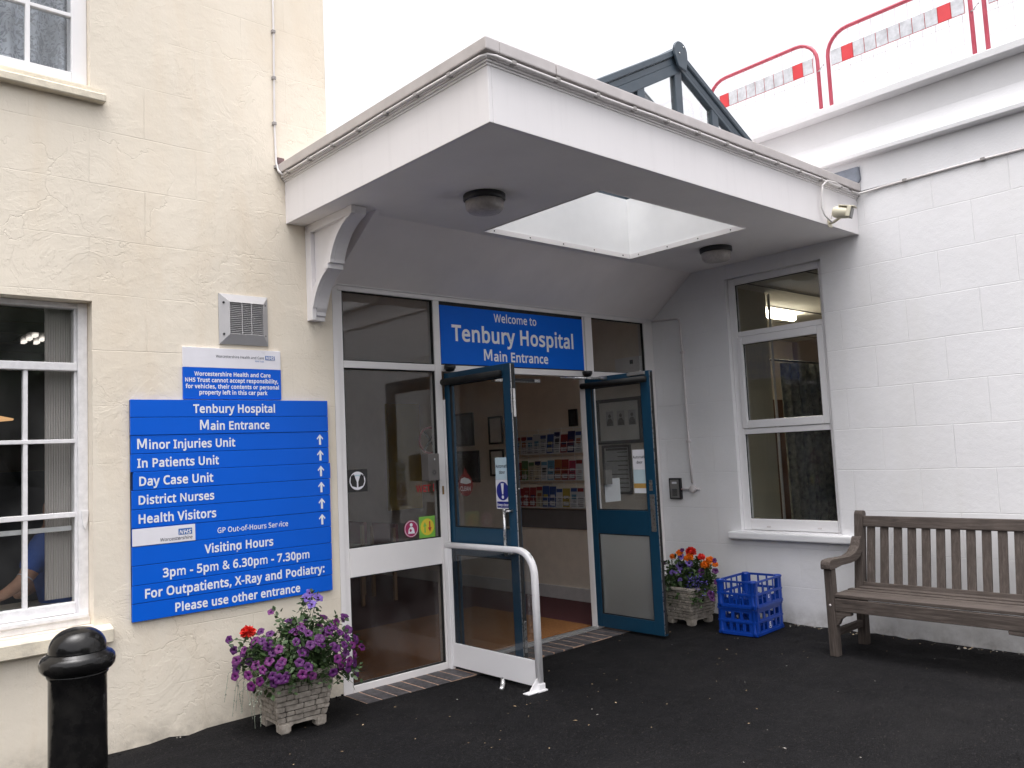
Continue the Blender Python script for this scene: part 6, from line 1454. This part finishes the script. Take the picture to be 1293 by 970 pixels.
# ------------------------------------------------------------------ trees far behind the camera (seen only as reflections)
tr = random.Random(14); mb = MB()
for k in range(15):
    a = R(175 + k * 13.5); d = tr.uniform(20, 27); cx, cy = -1 + d * math.cos(a), -3 + d * math.sin(a); h = tr.uniform(4.0, 8.5)
    mb.tube([(cx, cy, 0), (cx + .2, cy, h * .4), (cx, cy + .1, h * .8)], [.22, .16, .05], WOODZ, 6)
    b = bmesh.new(); bmesh.ops.create_icosphere(b, subdivisions=3, radius=1)
    for v in b.verts: v.co = Vector((cx, cy, h * .56)) + Vector((v.co.x * h * .36, v.co.y * h * .36, v.co.z * h * .40)) * tr.uniform(.82, 1.05)
    mb.bm(b, LEAFT)
    for i in range(1100):
        v = Vector((tr.gauss(0, 1), tr.gauss(0, 1), tr.gauss(0, 1))).normalized() * tr.uniform(.3, 1) ** .5
        p = Vector((cx + v.x * h * .42, cy + v.y * h * .42, h * .58 + v.z * h * .45)); dd = Vector((tr.gauss(0, 1), tr.gauss(0, 1), tr.gauss(0, 1)))
        leaf(mb, p, dd, Vector((0, 0, 1)), .34, .14, LEAFT)
struct(mb.build('distant_wood'), 'stuff')

# ------------------------------------------------------------------ camera, light
cam = bpy.data.cameras.new('camera'); co = bpy.data.objects.new('camera', cam); COL.objects.link(co); sc.camera = co
yaw, pitch, roll = .738400468, .0827746586, -.0478584051
f = Vector((math.sin(yaw) * math.cos(pitch), math.cos(yaw) * math.cos(pitch), math.sin(pitch))); r0 = Vector((math.cos(yaw), -math.sin(yaw), 0)); u0 = r0.cross(f)
r_ = r0 * math.cos(roll) + u0 * math.sin(roll); u_ = -r0 * math.sin(roll) + u0 * math.cos(roll)
M = Matrix(((r_.x, u_.x, -f.x, -2.93204193), (r_.y, u_.y, -f.y, -5.02766268), (r_.z, u_.z, -f.z, 1.55), (0, 0, 0, 1)))
co.matrix_world = M
cam.sensor_fit = 'HORIZONTAL'; cam.sensor_width = 36; cam.lens = 36 * 1048.30595 / 1293; cam.clip_start = .05; cam.clip_end = 1000

w = bpy.data.worlds.new('World'); sc.world = w; w.use_nodes = True; nt = w.node_tree; nt.nodes.clear()
out = nt.nodes.new('ShaderNodeOutputWorld'); bg = nt.nodes.new('ShaderNodeBackground'); sk = nt.nodes.new('ShaderNodeTexSky')
SUN_EL, SUN_AZ = 78, 235
sk.sky_type = 'NISHITA'; sk.sun_disc = False; sk.sun_elevation = R(SUN_EL); sk.sun_rotation = R(SUN_AZ); sk.dust_density = 6; sk.air_density = 1.2
hs_ = nt.nodes.new('ShaderNodeHueSaturation'); hs_.inputs['Saturation'].default_value = .12
L(nt, sk.outputs[0], hs_.inputs['Color'])
mm = mixc(nt, 1.0, hs_.outputs[0], (1.0, .985, 1.0), 'MULTIPLY')
L(nt, mm, bg.inputs[0]); bg.inputs[1].default_value = .15; L(nt, bg.outputs[0], out.inputs[0])
sun = bpy.data.lights.new('sun', 'SUN'); sun.energy = .5; sun.angle = R(60); sun.color = (1, .97, .93); so = bpy.data.objects.new('sun', sun); COL.objects.link(so)
# direction to the sun: azimuth measured clockwise from +Y
az = R(SUN_AZ); d = Vector((math.sin(az) * math.cos(R(SUN_EL)), math.cos(az) * math.cos(R(SUN_EL)), math.sin(R(SUN_EL))))
so.rotation_euler = d.to_track_quat('Z', 'Y').to_euler()
sc.view_settings.view_transform = 'Standard'; sc.view_settings.look = 'None'; sc.view_settings.exposure = 1.3; sc.view_settings.gamma = 1
sc.view_settings.use_curve_mapping = False
sc.cycles.use_denoising = True
sc.cycles.max_bounces = 12; sc.cycles.transparent_max_bounces = 24; sc.cycles.diffuse_bounces = 9; sc.cycles.glossy_bounces = 5
sc.cycles.sample_clamp_indirect = 6
